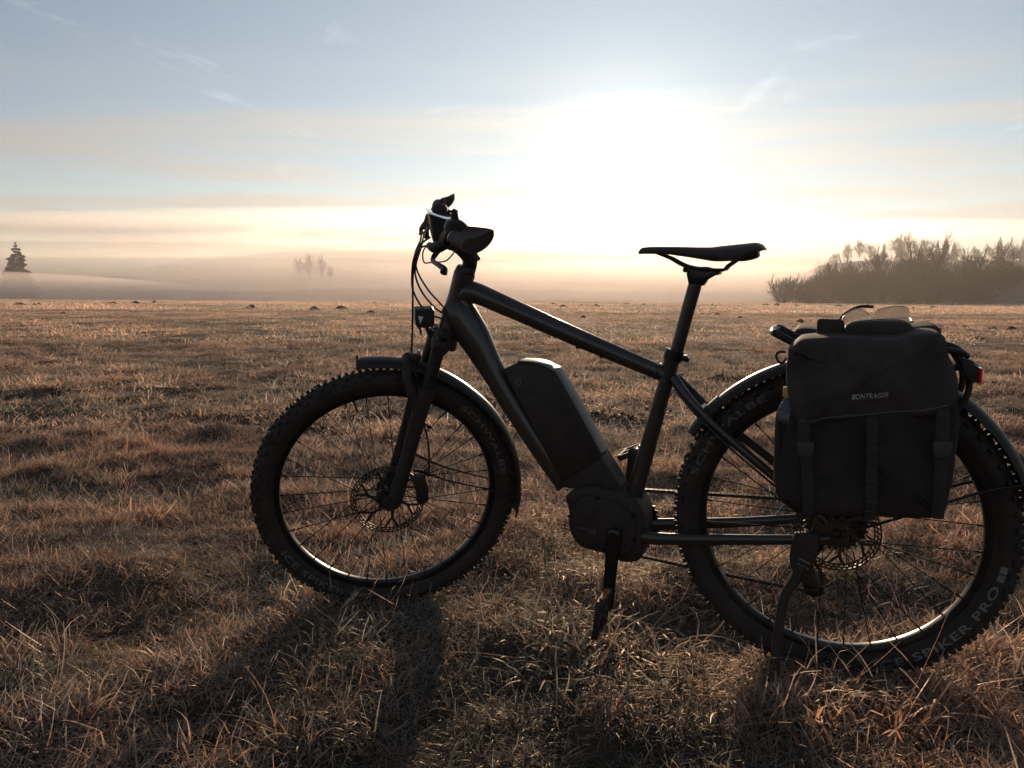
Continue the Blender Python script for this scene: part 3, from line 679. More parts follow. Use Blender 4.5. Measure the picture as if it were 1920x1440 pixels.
# ------------------------------------------------------------------ wheels
def wheel(xf, rotor_r, seed, words):
    m = MB(xf)
    m.lathe([(0.309, 0.015), (0.303, 0.0155), (0.2915, 0.0115), (0.2895, 0.004), (0.2895, -0.004), (0.2915, -0.0115), (0.303, -0.0155), (0.309, -0.015), (0.307, 0.0)], n=120, closed=True)
    w = m.build('wheel', alloy, bike)
    t = MB(xf); prof = []
    for i in range(17):
        a_ = R(-138 + 276 * i / 16)
        prof.append((0.334 + 0.0275 * math.cos(a_), 0.0285 * math.sin(a_)))
    prof = [(0.306, -0.0155)] + prof + [(0.306, 0.0155)]
    t.lathe(prof, n=120, closed=True); ty = t.build('tyre', rubber, w, 60)
    k = MB(xf); rs = np.random.default_rng(seed)
    NK = 62
    for i in range(NK):
        for row, (lat, hgt, sx, sy) in enumerate(((0.006, 0.0058, 0.011, 0.009), (-0.006, 0.0058, 0.011, 0.009), (0.0165, 0.0062, 0.010, 0.010), (-0.0165, 0.0062, 0.010, 0.010), (0.0252, 0.0066, 0.012, 0.008), (-0.0252, 0.0066, 0.012, 0.008))):
            th = 2 * math.pi * (i + (0.5 if row in (1, 2, 5) else 0) + 0.05 * rs.normal()) / NK
            sa = math.asin(max(-1, min(1, lat / 0.0285))); rad = 0.334 + 0.0275 * math.cos(sa)
            nr = np.array([math.cos(sa), math.sin(sa)])
            cr_ = rad + nr[0] * hgt * 0.35; cy_ = lat + nr[1] * hgt * 0.35
            Rw = rotm('Y', -math.degrees(th)) @ rotm('Z', math.degrees(sa))
            k.box((cr_ * math.cos(th), cy_, cr_ * math.sin(th)), (hgt * 1.7, sy, sx), Rw, 0.12)
    kn = k.build('tread', rubber, ty, 30); kn['kind'] = 'stuff'
    for (wd, size, ang, rad, mm, gap) in words:
        def curve(th, r_):
            yy = math.sqrt(max(0.0285 ** 2 - ((r_ - 0.334) * 1.02) ** 2, 1e-6)) + 0.0009
            return xf((r_ * math.cos(th), yy, r_ * math.sin(th)))
        place = lambda u, v: curve(R(ang) + u / rad, rad + v)         # letter tops outwards
        place_in = lambda u, v: curve(R(ang) - u / rad, rad - v)      # letter tops towards the hub
        if wd == '[]':
            q = MB(); nn = 8; sz = size
            for a0_, a1_ in ((-1.0, -0.1), (0.1, 1.0)):
                V = []; F = []
                for i in range(nn + 1):
                    for v_ in (-0.5, 0.5):
                        V.append(place((a0_ + (a1_ - a0_) * i / nn) * sz, v_ * 0.013))
                for i in range(nn): F.append((2 * i, 2 * i + 1, 2 * i + 3, 2 * i + 2))
                q.add(V, F)
            q.build('tyre_mark', mm, ty)
        else:
            link('tyre_lettering', text_mesh(wd, size, place if gap > 0 else place_in, 0.0, 0.0004, 1.1, R(abs(gap)) * rad), ty, mm)
    # hub
    h_ = MB(xf); h_.lathe([(0.006, -0.066), (0.012, -0.066), (0.014, -0.052), (0.024, -0.036), (0.029, -0.033), (0.029, -0.029), (0.020, -0.024), (0.0165, 0.0), (0.020, 0.022), (0.029, 0.026), (0.029, 0.030), (0.022, 0.034), (0.019, 0.044), (0.012, 0.052), (0.012, 0.066), (0.006, 0.066)], n=28); h_.build('hub', alloy, w)
    # spokes, three-cross
    sp_mesh = []
    for i in range(32):
        side = 1 if i % 2 == 0 else -1
        th_r = 2 * math.pi * (i + 0.5) / 32
        lead = 1 if (i // 2) % 2 == 0 else -1
        th_h = th_r + lead * R(66)
        a_ = (0.0265 * math.cos(th_h), side * (0.028 if side > 0 else 0.031), 0.0265 * math.sin(th_h)); b_ = (0.2905 * math.cos(th_r), side * 0.003, 0.2905 * math.sin(th_r))
        s_ = MB(xf); s_.tube([a_, b_], 0.00125, 6)
        n_ = np.array(b_) - np.array(a_); n_ /= np.linalg.norm(n_); s_.tube([np.array(b_) - n_ * 0.013, np.array(b_) + n_ * 0.002], 0.0023, 6)
        s_.build('spoke', spoke_m, w)
    vs = MB(xf); vs.tube([(0.289 * math.cos(1.35), 0, 0.289 * math.sin(1.35)), (0.252 * math.cos(1.35), 0, 0.252 * math.sin(1.35))], [0.0032, 0.0024], 8); vs.build('valve', alloy, w)
    # brake disc
    yd = 0.049
    d_ = MB(xf)
    # perforated ring: outer rim, inner rim and webs round the holes
    NS = 48; r0, r1 = rotor_r - 0.0165, rotor_r
    for (ra, rb) in ((r1 - 0.0035, r1), (r0, r0 + 0.0030), ((r0 + r1) / 2 - 0.0012, (r0 + r1) / 2 + 0.0012)):
        d_.lathe([(ra, yd - 0.001), (rb, yd - 0.001), (rb, yd + 0.001), (ra, yd + 0.001)], n=72, closed=True)
    for i in range(NS):
        for (ra, rb, sh) in ((r0 + 0.002, (r0 + r1) / 2, 0.0), ((r0 + r1) / 2, r1 - 0.002, 0.5)):
            a_ = 2 * math.pi * (i + sh) / NS; a2 = a_ + 0.05
            d_.tube([(ra * math.cos(a_), yd, ra * math.sin(a_)), (rb * math.cos(a2), yd, rb * math.sin(a2))], 0.0019, 4, None, False, 0.5)
    d_.lathe([(0.021, yd - 0.001), (0.029, yd - 0.001), (0.029, yd + 0.001), (0.021, yd + 0.001)], n=40, closed=True)
    for i in range(6):
        a_ = 2 * math.pi * i / 6
        d_.tube([(0.026 * math.cos(a_), yd, 0.026 * math.sin(a_)), (0.055 * math.cos(a_ + 0.38), yd, 0.055 * math.sin(a_ + 0.38)), ((r0 + 0.002) * math.cos(a_ + 0.30), yd, (r0 + 0.002) * math.sin(a_ + 0.30))], [0.0045, 0.0035, 0.004], 4, 8, True, 0.3)
        d_.tube([(0.055 * math.cos(a_ + 0.38), yd, 0.055 * math.sin(a_ + 0.38)), ((r0 + 0.002) * math.cos(a_ + 0.72), yd, (r0 + 0.002) * math.sin(a_ + 0.72))], [0.0033, 0.003], 4, 5, True, 0.3)
    d_.build('brake_disc', darksteel, w)
    return w
wheel(RK, 0.0915, 1, [('SPIKER PRO', 0.023, -142.4, 0.330, printm, -42.5), ('[]', 0.017, -168.8, 0.331, printm, 1), ('ICE', 0.023, -112, 0.330, dimprint, -11), ('SCHWALBE', 0.022, 39, 0.330, dimprint, 44)])
wheel(FK, 0.1015, 2, [('ICE SPIKER PRO', 0.023, -52.5, 0.330, dimprint, -57), ('SCHWALBE', 0.022, 154, 0.330, dimprint, 43)])
# ------------------------------------------------------------------ fork, mudguards, brakes (front)
for s in (1, -1):
    y = 0.066 * s
    lg = MB(FK); lg.tube([(-0.010, y * 1.0, -0.012), (-0.022, y * 1.05, 0.012), (-0.050, y * 1.05, 0.09), (-0.085, y, 0.19), (-0.118, y, 0.285), (-0.128, y, 0.312)], [0.015, 0.021, 0.0195, 0.0205, 0.0225, 0.0215], 16, 22, True, 0.85)
    lg.tube([(-0.004, y - 0.010 * s, 0.0), (-0.004, y + 0.016 * s, 0.0)], 0.017, 18)
    lo = lg.build('fork_leg', matt, bike)
    st = MB(FK); st.tube([(-0.128, y, 0.305), (-0.150, y, 0.370), (-0.168, y, 0.420)], 0.0172, 18); st.build('stanchion', gloss, bike)
    sl = MB(FK); sl.tube([(-0.125, y, 0.300), (-0.1325, y, 0.322)], 0.0232, 18); sl.build('wiper_seal', rubber, lo)
arch = MB(FK); arch.tube([(-0.108, 0.066, 0.255), (-0.082, 0.056, 0.345), (-0.092, 0.0, 0.390), (-0.082, -0.056, 0.345), (-0.108, -0.066, 0.255)], [0.016, 0.013, 0.012, 0.013, 0.016], 10, 24); arch.build('fork_arch', matt, bike)
cr_ = MB(FK); cr_.tube([(-0.170, -0.083, 0.425), (-0.176, -0.060, 0.432), (-0.190, 0.0, 0.440), (-0.176, 0.060, 0.432), (-0.170, 0.083, 0.425)], [0.018, 0.026, 0.030, 0.026, 0.018], 14, 20); cr_.build('fork_crown', matt, bike)
kn = MB(FK); kn.tube([(-0.176, 0.066, 0.438), (-0.182, 0.066, 0.458)], 0.015, 16); kn.build('fork_dial', alloy, bike)
stm = MB(FK); f0 = np.array([-0.2035, 0, 0.475])
T('steerer', [(-0.262, 0, 0.598), (-0.270, 0, 0.622), (-0.274, 0, 0.640)], 0.0192, alloy, 18, None, 1.0, FK)

def guard(name, xf, a0, a1, rad, half, mat_, edge=0.016, parent=None, n=60, radfn=None):
    """curved mudguard: arched section swept round the wheel, with real thickness"""
    prof = []
    for t in np.linspace(-1, 1, 11):
        prof.append((half * math.sin(t * 1.45) / math.sin(1.45), edge * (math.cos(t * 1.45) - 1)))
    inn = [(y * 0.94, d - 0.0022) for y, d in reversed(prof)]
    full = prof + inn; m = len(full); V = []; F = []
    for i in range(n + 1):
        th = R(a0 + (a1 - a0) * i / n); rr = rad if radfn is None else radfn(i / n)
        for y, d in full: V.append(((rr + d) * math.cos(th), y, (rr + d) * math.sin(th)))
    for i in range(n):
        for k in range(m):
            l = (k + 1) % m; F.append((i * m + k, i * m + l, (i + 1) * m + l, (i + 1) * m + k))
    F.append(tuple(range(m))); F.append(tuple(n * m + k for k in reversed(range(m))))
    return MB(xf).add(V, F).build(name, mat_, parent or bike)
fg = guard('mudguard', FK, 84.5, 191, 0.392, 0.037, gloss, 0.020, radfn=lambda t: 0.4015 - 0.018 * min(1, t * 2.2) + 0.0 * t)
guard('mudguard_flap', FK, 188, 198, 0.386, 0.034, rubber, 0.012, fg, 10)
tipg = MB(FK); tipg.tube([(0.041, -0.034, 0.378), (0.040, -0.024, 0.397), (0.039, 0, 0.402), (0.040, 0.024, 0.397), (0.041, 0.034, 0.378)], 0.0042, 8, 16); tipg.build('mudguard_lip', rubber, fg)
br = MB(FK); br.box((-0.110, 0.0, 0.392), (0.028, 0.060, 0.026), rotm('Y', -20)); br.build('mudguard_bracket', plastic, bike)
for s in (1, -1):
    T('mudguard_stay', [(-0.080, 0.060 * s, 0.086), (-0.100, 0.050 * s, 0.074), (-0.170, 0.043 * s, 0.034), (-0.290, 0.036 * s, -0.014), (-0.362, 0.034 * s, -0.040)], [0.0042, 0.0042, 0.003, 0.0026, 0.0026], alloy, 8, 20, 1.0, FK)
cal = MB(FK); cal.slab([(-0.068, 0.066), (-0.108, 0.062), (-0.114, 0.030), (-0.110, -0.012), (-0.092, -0.022), (-0.078, -0.010), (-0.080, 0.020)], 0.030, 0.068, 0.005, 0); cal.build('brake_caliper', matt, bike)
T('brake_hose', [(-0.115, 0.060, 0.062), (-0.121, 0.066, 0.104), (-0.123, 0.066, 0.168), (-0.118, 0.062, 0.216), (-0.120, 0.05, 0.28), (-0.105, 0.035, 0.36), (-0.101, 0.010, 0.388), (-0.108, 0.0, 0.45), (-0.115, 0.0, 0.519), (-0.126, 0.005, 0.63), (-0.147, 0.02, 0.686), (-0.170, 0.06, 0.712)], 0.0027, cable_m, 8, 60, 1.0, FK)
hc = MB(FK); hc.box((-0.130, 0.060, 0.2105), (0.014, 0.014, 0.010), rotm('Y', -20)); hc.build('hose_clip', plastic, bike)

# headlight
hl = MB(FK); hl.slab([(-0.120, 0.522), (-0.166, 0.520), (-0.170, 0.514), (-0.167, 0.476), (-0.148, 0.470), (-0.120, 0.475), (-0.117, 0.498)], -0.022, 0.022, 0.004, 0); ho = hl.build('headlight', plastic, bike)
q = MB(FK); q.slab([(-0.1165, 0.516), (-0.1205, 0.518), (-0.1205, 0.478), (-0.1165, 0.482)], -0.019, 0.019, 0.001); q.build('lens', lensw, ho)
q = MB(FK); q.slab([(-0.126, 0.505), (-0.140, 0.503), (-0.130, 0.484)], 0.0205, 0.0232, 0.0006); q.build('side_window', lensw, ho)
T('light_bracket', [(-0.146, 0, 0.474), (-0.152, 0, 0.458), (-0.165, 0, 0.440), (-0.178, 0, 0.432)], [0.006, 0.007, 0.009, 0.012], plastic, 10, 14, 0.8, FK)
T('light_hook', [(-0.128, 0, 0.475), (-0.130, 0, 0.462), (-0.131, 0, 0.448)], [0.004, 0.003, 0.0025], plastic, 8, 8, 1.0, FK)
T('light_cable', [(-0.160, 0.0, 0.476), (-0.166, 0.004, 0.464), (-0.176, 0.006, 0.460), (-0.186, 0.004, 0.466)], 0.0018, cable_m, 6, 14, 1.0, FK)

# ------------------------------------------------------------------ stem, bar, controls
sm = MB(FK); sm.tube([(-0.276, 0, 0.632), (-0.268, 0, 0.655), (-0.240, 0, 0.678), (-0.206, 0, 0.694)], [0.0205, 0.0235, 0.019, 0.021], 16, 16); sm.tube([(-0.206, -0.026, 0.694), (-0.206, 0.026, 0.694)], 0.0225, 18); so = sm.build('stem', matt, bike)
kb = MB(FK); kb.ball((-0.293, 0, 0.640), 0.0072, 12, 8); kb.build('stem_bolt', alloy, so)
barP = [(-0.206, 0, 0.694), (-0.205, 0.045, 0.695), (-0.203, 0.095, 0.715), (-0.206, 0.15, 0.730), (-0.216, 0.25, 0.734), (-0.230, 0.355, 0.736)]
T('handlebar', [(x, -y, z) for x, y, z in reversed(barP[1:])] + barP, [0.0111] * 3 + [0.0125, 0.0155, 0.0158, 0.0155, 0.0125] + [0.0111] * 3, matt, 14, 60, 1.0, FK)
for s in (1, -1):
    g = MB(FK)
    g.tube([(-0.214, 0.235 * s, 0.7335), (-0.222, 0.29 * s, 0.735), (-0.231, 0.358 * s, 0.7365)], [0.0172, 0.0165, 0.0168], 16, 10)
    # palm wing
    NV = []; w0, w1 = 0.272, 0.358; rows = 9; cols = 9
    V = []; F = []
    for top in (1, -1):
        for i in range(rows):
            t = i / (rows - 1); y = (w0 + (w1 - w0) * t); depth = 0.018 + 0.034 * math.sin(min(1, t * 1.25) * math.pi / 2) ** 1.3
            for j in range(cols):
                u = j / (cols - 1); bx = -0.214 - (y - 0.235) * 0.135
                th = 0.0150 * math.sqrt(max(0, 1 - (u * 0.97) ** 4)) + 0.0015
                V.append((bx - depth * u, y * s, 0.7355 + 0.024 * u * u + top * th))
    nn = rows * cols
    for i in range(rows - 1):
        for j in range(cols - 1):
            a_ = i * cols + j; F.append((a_, a_ + 1, a_ + cols + 1, a_ + cols)); F.append((nn + a_, nn + a_ + cols, nn + a_ + cols + 1, nn + a_ + 1))
    for i in range(rows - 1):
        for j in (0, cols - 1):
            a_ = i * cols + j; F.append((a_, nn + a_, nn + a_ + cols, a_ + cols))
    for j in range(cols - 1):
        for i in (0, rows - 1):
            a_ = i * cols + j; F.append((a_, a_ + 1, nn + a_ + 1, nn + a_))
    g.add(V, F)
    go = g.build('grip', rubber, bike, 50)
    lr = MB(FK); lr.tube([(-0.2125, 0.226 * s, 0.7333), (-0.2142, 0.237 * s, 0.7336)], 0.0178, 18); lr.build('lock_ring', alloy, go)
    # brake lever
    bl = MB(FK)
    bl.tube([(-0.208, 0.188 * s, 0.732), (-0.2095, 0.206 * s, 0.7325)], 0.0172, 16)
    bl.tube([(-0.200, 0.195 * s, 0.722), (-0.182, 0.175 * s, 0.708), (-0.170, 0.150 * s, 0.702), (-0.163, 0.120 * s, 0.702)], [0.013, 0.0145, 0.0125, 0.009], 12, 12)
    bo = bl.build('brake_lever', matt, bike)
    bb = MB(FK); bb.tube([(-0.180, 0.172 * s, 0.700), (-0.166, 0.182 * s, 0.686), (-0.163, 0.205 * s, 0.680), (-0.172, 0.245 * s, 0.678), (-0.180, 0.272 * s, 0.674), (-0.1775, 0.284 * s, 0.668)], [0.007, 0.0062, 0.0058, 0.0062, 0.0078, 0.0088], 12, 24, True, 0.7); bb.build('lever_blade', alloy, bo)
# switch unit beside the left grip, gear shifter beside the right one
sw = MB(FK); sw.slab([(-0.196, 0.752), (-0.205, 0.766), (-0.226, 0.768), (-0.246, 0.757), (-0.254, 0.738), (-0.250, 0.722), (-0.228, 0.716), (-0.200, 0.722)], 0.150, 0.196, 0.008, 36); swo = sw.build('switch_unit', plastic, bike)
q = MB(FK); q.tube([(-0.224, 0.168, 0.764), (-0.222, 0.168, 0.780), (-0.226, 0.168, 0.789)], [0.0085, 0.0085, 0.0065], 12, 10, True, 0.8); q.build('switch_button', rubber, swo)
sh = MB(FK); sh.slab([(-0.206, 0.742), (-0.212, 0.756), (-0.227, 0.760), (-0.242, 0.750), (-0.248, 0.727), (-0.236, 0.708), (-0.210, 0.708)], -0.215, -0.160, 0.008, 36); sho = sh.build('gear_shifter', plastic, bike)
q = MB(FK); q.tube([(-0.236, -0.165, 0.744), (-0.250, -0.158, 0.741), (-0.264, -0.152, 0.737)], [0.004, 0.004, 0.0045], 10, 8); q.build('thumb_lever', alloy, sho)
# display on the bar
ds = MB(FK); ds.slab([(-0.174, 0.764), (-0.235, 0.739), (-0.233, 0.727), (-0.226, 0.704), (-0.214, 0.682), (-0.194, 0.672), (-0.184, 0.680), (-0.178, 0.712)], -0.050, 0.050, 0.008, 0); do = ds.build('display', plastic, bike)
q = MB(FK); q.slab([(-0.170, 0.7695), (-0.237, 0.7425), (-0.2385, 0.7385), (-0.172, 0.7635)], -0.058, 0.058, 0.0018, 0); q.build('display_panel', screen, do)
# cables
T('cable', [(-0.168, 0.115, 0.702), (-0.146, 0.07, 0.690), (-0.128, 0.03, 0.658), (-0.120, 0.0, 0.603), (-0.122, 0.0, 0.561), (-0.151, 0.010, 0.509), (-0.196, 0.020, 0.490)], 0.0026, cable_m, 8, 40, 1.0, FK)
T('cable', [(-0.168, -0.115, 0.702), (-0.158, -0.06, 0.705), (-0.142, -0.02, 0.657), (-0.129, 0.0, 0.616), (-0.141, 0.0, 0.566), (-0.172, 0.010, 0.521), (-0.197, 0.018, 0.503)], 0.0026, cable_m, 8, 40, 1.0, FK)
T('cable', [(-0.205, -0.165, 0.722), (-0.176, -0.09, 0.722), (-0.149, -0.02, 0.670), (-0.133, 0.0, 0.630), (-0.156, 0.0, 0.572), (-0.199, 0.014, 0.516)], 0.0024, cable_m, 8, 40, 1.0, FK)
T('cable', [(-0.190, 0.02, 0.690), (-0.160, 0.05, 0.688), (-0.149, 0.055, 0.672), (-0.151, 0.055, 0.650), (-0.165, 0.055, 0.6485), (-0.188, 0.06, 0.649), (-0.206, 0.09, 0.659), (-0.228, 0.12, 0.690)], 0.0019, cable_m, 8, 44, 1.0, FK)
ct = MB(FK); ct.tube([(-0.150, 0.0, 0.690), (-0.140, 0.0, 0.668), (-0.132, 0.0, 0.648)], [0.006, 0.0075, 0.006], 10, 8); ct.build('cable_clip', rubber, bike)
rl_ = MB(FK); rl_.tube([(-0.190, -0.20, 0.728), (-0.176, -0.16, 0.700), (-0.174, -0.12, 0.684)], [0.010, 0.011, 0.008], 12, 10); rl_.build('reservoir', matt, bike)
bell = MB(FK); bell.tube([(-0.214, -0.115, 0.742), (-0.214, -0.115, 0.752)], 0.008, 12)
bell.ball((-0.214, -0.115, 0.752), 0.021, 20, 10, (1, 1, 0.95)); bell.build('bell', matt, bike)

# ------------------------------------------------------------------ saddle and post
T('seat_post', [(0.372, 0, 0.735), (0.349, 0, 0.828), (0.3235, 0, 0.925)], 0.0158, paint, 18)
pc_ = MB(); pc_.slab([(0.340, 0.912), (0.346, 0.936), (0.338, 0.951), (0.300, 0.951), (0.276, 0.944), (0.272, 0.936), (0.298, 0.922), (0.307, 0.908)], -0.0165, 0.0165, 0.005, 0)
pc_.tube([(0.346, -0.026, 0.945), (0.346, 0.026, 0.945)], 0.0065, 12); pc_.tube([(0.276, -0.022, 0.938), (0.276, 0.022, 0.938)], 0.0062, 12); pc_.build('post_head', alloy, bike)
for s in (1, -1):
    T('saddle_rail', [(0.415, 0.008 * s, 0.984), (0.384, 0.016 * s, 0.972), (0.341, 0.022 * s, 0.951), (0.269, 0.022 * s, 0.943), (0.252, 0.028 * s, 0.953), (0.222, 0.034 * s, 0.975)], 0.0036, alloy, 8, 26)
def saddle():
    ns, nc = 40, 18; V = []; F = []
    xs = np.linspace(0.458, 0.173, ns)
    topx = [0.173, 0.180, 0.192, 0.25, 0.291, 0.357, 0.432, 0.453, 0.458]; topz = [0.988, 0.998, 1.0035, 0.999, 0.9955, 0.9985, 1.001, 0.999, 0.993]
    botx = [0.173, 0.187, 0.192, 0.214, 0.237, 0.278, 0.332, 0.388, 0.458]; botz = [0.985, 0.981, 0.973, 0.962, 0.955, 0.955, 0.966, 0.976, 0.979]
    widx = [0.173, 0.185, 0.21, 0.25, 0.29, 0.34, 0.39, 0.43, 0.452, 0.458]; widw = [0.030, 0.062, 0.074, 0.068, 0.050, 0.031, 0.023, 0.020, 0.017, 0.012]
    for x in xs:
        zt = np.interp(x, topx, topz); zb = np.interp(x, botx, botz); w = np.interp(x, widx, widw)
        for k in range(nc):
            a_ = 2 * math.pi * k / nc; ca, sa = math.cos(a_), math.sin(a_)
            yy = w * math.copysign(abs(ca) ** 0.75, ca); side = abs(ca) ** 2.2
            if sa >= 0: z = zt - (zt - zb) * 0.42 * side * (0.5 + 0.5 * (1 - sa)) - 0.0035 * max(0, 1 - abs(yy) / 0.016)
            else: z = zb + (zt - zb) * (0.10 + 0.25 * (1 - abs(sa)))
            if sa < 0 and abs(ca) < 0.75: z = zt - (zt - zb) * 0.55
            V.append((x, yy, z))
    for i in range(ns - 1):
        for k in range(nc): F.append((i * nc + k, i * nc + (k + 1) % nc, (i + 1) * nc + (k + 1) % nc, (i + 1) * nc + k))
    F.append(tuple(range(nc))); F.append(tuple((ns - 1) * nc + k for k in range(nc)))
    return MB().add(V, F)
sdl = saddle().build('saddle', leather, bike, 55)
tb = MB(); tb.slab([(0.190, 0.984), (0.187, 0.974), (0.196, 0.967), (0.225, 0.962), (0.235, 0.975)], -0.030, 0.030, 0.005, 20); tb.build('saddle_tail', plastic, sdl)

# ------------------------------------------------------------------ rear mudguard, rack, light, kickstand
rg = guard('mudguard', RK, 31, 167, 0.389, 0.0385, gloss, 0.022)
pat = guard('mudguard_patch', RK, 31, 46.5, 0.3925, 0.0395, plastic, 0.022, rg, 14)
for s in (1, -1):
    rk = 0.062 * s
    rr_o = MB(); rr_o.tube([(0.149, rk, 0.806), (0.142, rk, 0.8065), (0.120, rk, 0.795), (0.093, rk, 0.786), (0.0, rk, 0.784), (-0.14, rk, 0.782), (-0.205, rk * 0.9, 0.776), (-0.228, rk * 0.6, 0.765)], [0.0075, 0.0085, 0.0085, 0.0075, 0.0065, 0.0065, 0.0065, 0.006], 12, 34); rr_o.build('rack_rail', gloss, bike)
    T('rack_strut', [(0.075, 0.064 * s, 0.784), (0.06, 0.082 * s, 0.62), (0.025, 0.078 * s, 0.44), (0.012, 0.074 * s, 0.395)], 0.0058, matt, 10, 20)
    T('rack_strut', [(-0.12, 0.064 * s, 0.782), (-0.09, 0.082 * s, 0.64), (-0.03, 0.080 * s, 0.46), (-0.002, 0.075 * s, 0.395)], 0.0058, matt, 10, 20)
    T('rack_strut', [(-0.205, 0.050 * s, 0.774), (-0.228, 0.044 * s, 0.735), (-0.234, 0.042 * s, 0.700), (-0.226, 0.040 * s, 0.668), (-0.212, 0.038 * s, 0.648)], 0.0066, matt, 10, 20)
    T('mudguard_stay', [(-0.012, 0.075 * s, 0.372), (-0.14, 0.060 * s, 0.425), (-0.27, 0.042 * s, 0.482), (-0.352, 0.036 * s, 0.505)], 0.0030, alloy, 8, 16)
for x in (0.09, -0.02, -0.13): T('rack_crossbar', [(x, -0.062, 0.784), (x, 0.062, 0.784)], 0.005, matt, 10)
T('rack_foot', [(0.142, -0.062, 0.8055), (0.150, -0.03, 0.8065), (0.150, 0.03, 0.8065), (0.142, 0.062, 0.8055)], 0.008, gloss, 12, 18)
tl = MB(); tl.slab([(-0.214, 0.757), (-0.232, 0.757), (-0.246, 0.745), (-0.246, 0.716), (-0.234, 0.713), (-0.218, 0.732)], -0.036, 0.058, 0.003, 0); tlo = tl.build('tail_light', plastic, bike)
q = MB(); q.slab([(-0.2465, 0.744), (-0.2535, 0.742), (-0.2535, 0.714), (-0.2465, 0.712)], -0.034, 0.056, 0.002, 0); q.build('lens', lensred, tlo)
q = MB(); q.slab([(-0.219, 0.7605), (-0.2325, 0.7605), (-0.248, 0.7475), (-0.2465, 0.745), (-0.2315, 0.7575)], -0.030, 0.054, 0.0008, 0); q.build('light_top', steel, tlo)
T('light_bracket', [(-0.205, 0, 0.735), (-0.222, 0, 0.735)], 0.006, plastic, 10)
ks = MB(); ks.slab([(0.086, 0.366), (0.040, 0.370), (0.036, 0.330), (0.044, 0.288), (0.026, 0.250), (0.044, 0.246), (0.078, 0.262), (0.094, 0.300), (0.092, 0.340)], 0.070, 0.092, 0.006, 36); kso = ks.build('kickstand_mount', matt, bike)
for i in (0, 1):
    q = MB(); q.box((0.063 + 0.003 * i, 0.0925, 0.306 - 0.013 * i), (0.026, 0.001, 0.0035), rotm('Y', -24), 0.1); q.build('mount_stripe', printm, kso)
kl = MB(); kl.tube([(0.068, 0.084, 0.292), (0.080, 0.092, 0.262), (0.100, 0.104, 0.225), (0.108, 0.116, 0.175), (0.114, 0.136, 0.09), (0.122, 0.160, -0.004)], [0.013, 0.0125, 0.0105, 0.0105, 0.0105, 0.0115], 12, 26); kl.build('kickstand_leg', matt, bike)
kf = MB(); kf.slab([(0.104, 0.014), (0.104, -0.008), (0.142, -0.010), (0.142, 0.010)], 0.142, 0.186, 0.006); kf.build('kickstand_foot', rubber, bike)
rc = MB(); rc.slab([(0.060, 0.430), (0.020, 0.448), (-0.004, 0.440), (0.012, 0.412), (0.050, 0.402)], 0.036, 0.062, 0.006, 24); rc.build('brake_caliper', matt, bike)
T('brake_hose', [(0.055, 0.050, 0.42), (0.10, 0.060, 0.44), (0.20, 0.058, 0.515), (0.30, 0.047, 0.60), (0.36, 0.03, 0.66)], 0.0026, cable_m, 8, 20)

# ------------------------------------------------------------------ panniers
cloth = material('pannier_canvas', (0.034, 0.025, 0.022), 0.88, 0, 0.3, 14, bump=0.35, bscale=420, spec=0.25)
cloth2 = material('pannier_flap_canvas', (0.050, 0.038, 0.035), 0.88, 0, 0.3, 14, bump=0.35, bscale=420, spec=0.25)
webbing = material('webbing', (0.031, 0.023, 0.021), 0.75, 0, 0.25, 120, bump=0.4, bscale=500)
buckle = material('buckle_plastic', (0.038, 0.030, 0.028), 0.5, 0, 0.2, 40)
def thing_on_bike(name, base, label, cat, group=None):
    return empty(name, label, cat, BIKE @ Matrix.Translation(base), group)
def shifted(base): 
    b_ = np.asarray(base, float); return lambda p: np.asarray(p, float) - b_
def wrinkle(amp, seed):
    def f(V):
        x, y, z = V[:, 0], V[:, 1], V[:, 2]
        a_ = fbm(x * 16 + 5 * z, z * 9 + 30, seed, 3) - 0.5; b_ = fbm(x * 40 + 3, z * 40, seed + 7, 2) - 0.5
        k = np.where(y > 0.12, 1.0, 0.25)
        return np.stack([x + amp * 0.3 * b_, y + k * amp * (2.0 * a_ + 0.5 * b_), z + amp * 0.35 * a_], 1)
    return f
base = (-0.04, 0.145, 0.45); xf = shifted(base)
pan = thing_on_bike('pannier_bag', base, 'bulky dark canvas pannier on the side of the rack facing the camera', 'pannier', 'panniers on the rack')
q = MB(xf); q.slab([(0.102, 0.720), (0.100, 0.674), (0.106, 0.640), (0.122, 0.600), (0.124, 0.551), (0.117, 0.476), (0.096, 0.458), (0.075, 0.446), (-0.025, 0.452), (-0.157, 0.462), (-0.180, 0.472), (-0.191, 0.493), (-0.200, 0.600), (-0.196, 0.692), (-0.188, 0.730), (-0.165, 0.775), (-0.03, 0.79), (0.090, 0.775)], 0.080, 0.205, 0.022, 110, 0.002, 0.014, wrinkle(0.012, 3)); q.build('bag_body', cloth, pan, 0)
q = MB(xf); q.slab([(0.111, 0.790), (0.092, 0.807), (0.060, 0.8145), (-0.007, 0.817), (-0.075, 0.8145), (-0.095, 0.8185), (-0.113, 0.825), (-0.155, 0.8255), (-0.166, 0.812), (-0.173, 0.787), (-0.187, 0.747), (-0.189, 0.710), (-0.175, 0.682), (-0.107, 0.665), (-0.052, 0.658), (0.023, 0.648), (0.062, 0.635), (0.086, 0.640), (0.102, 0.680), (0.112, 0.735)], 0.074, 0.224, 0.018, 130, 0.0, 0.012, wrinkle(0.024, 9)); fl = q.build('bag_flap', cloth2, pan, 0)
from mathutils.bvhtree import BVHTree
flap_tree = BVHTree.FromPolygons([v.co[:] for v in fl.data.vertices], [p.vertices[:] for p in fl.data.polygons])
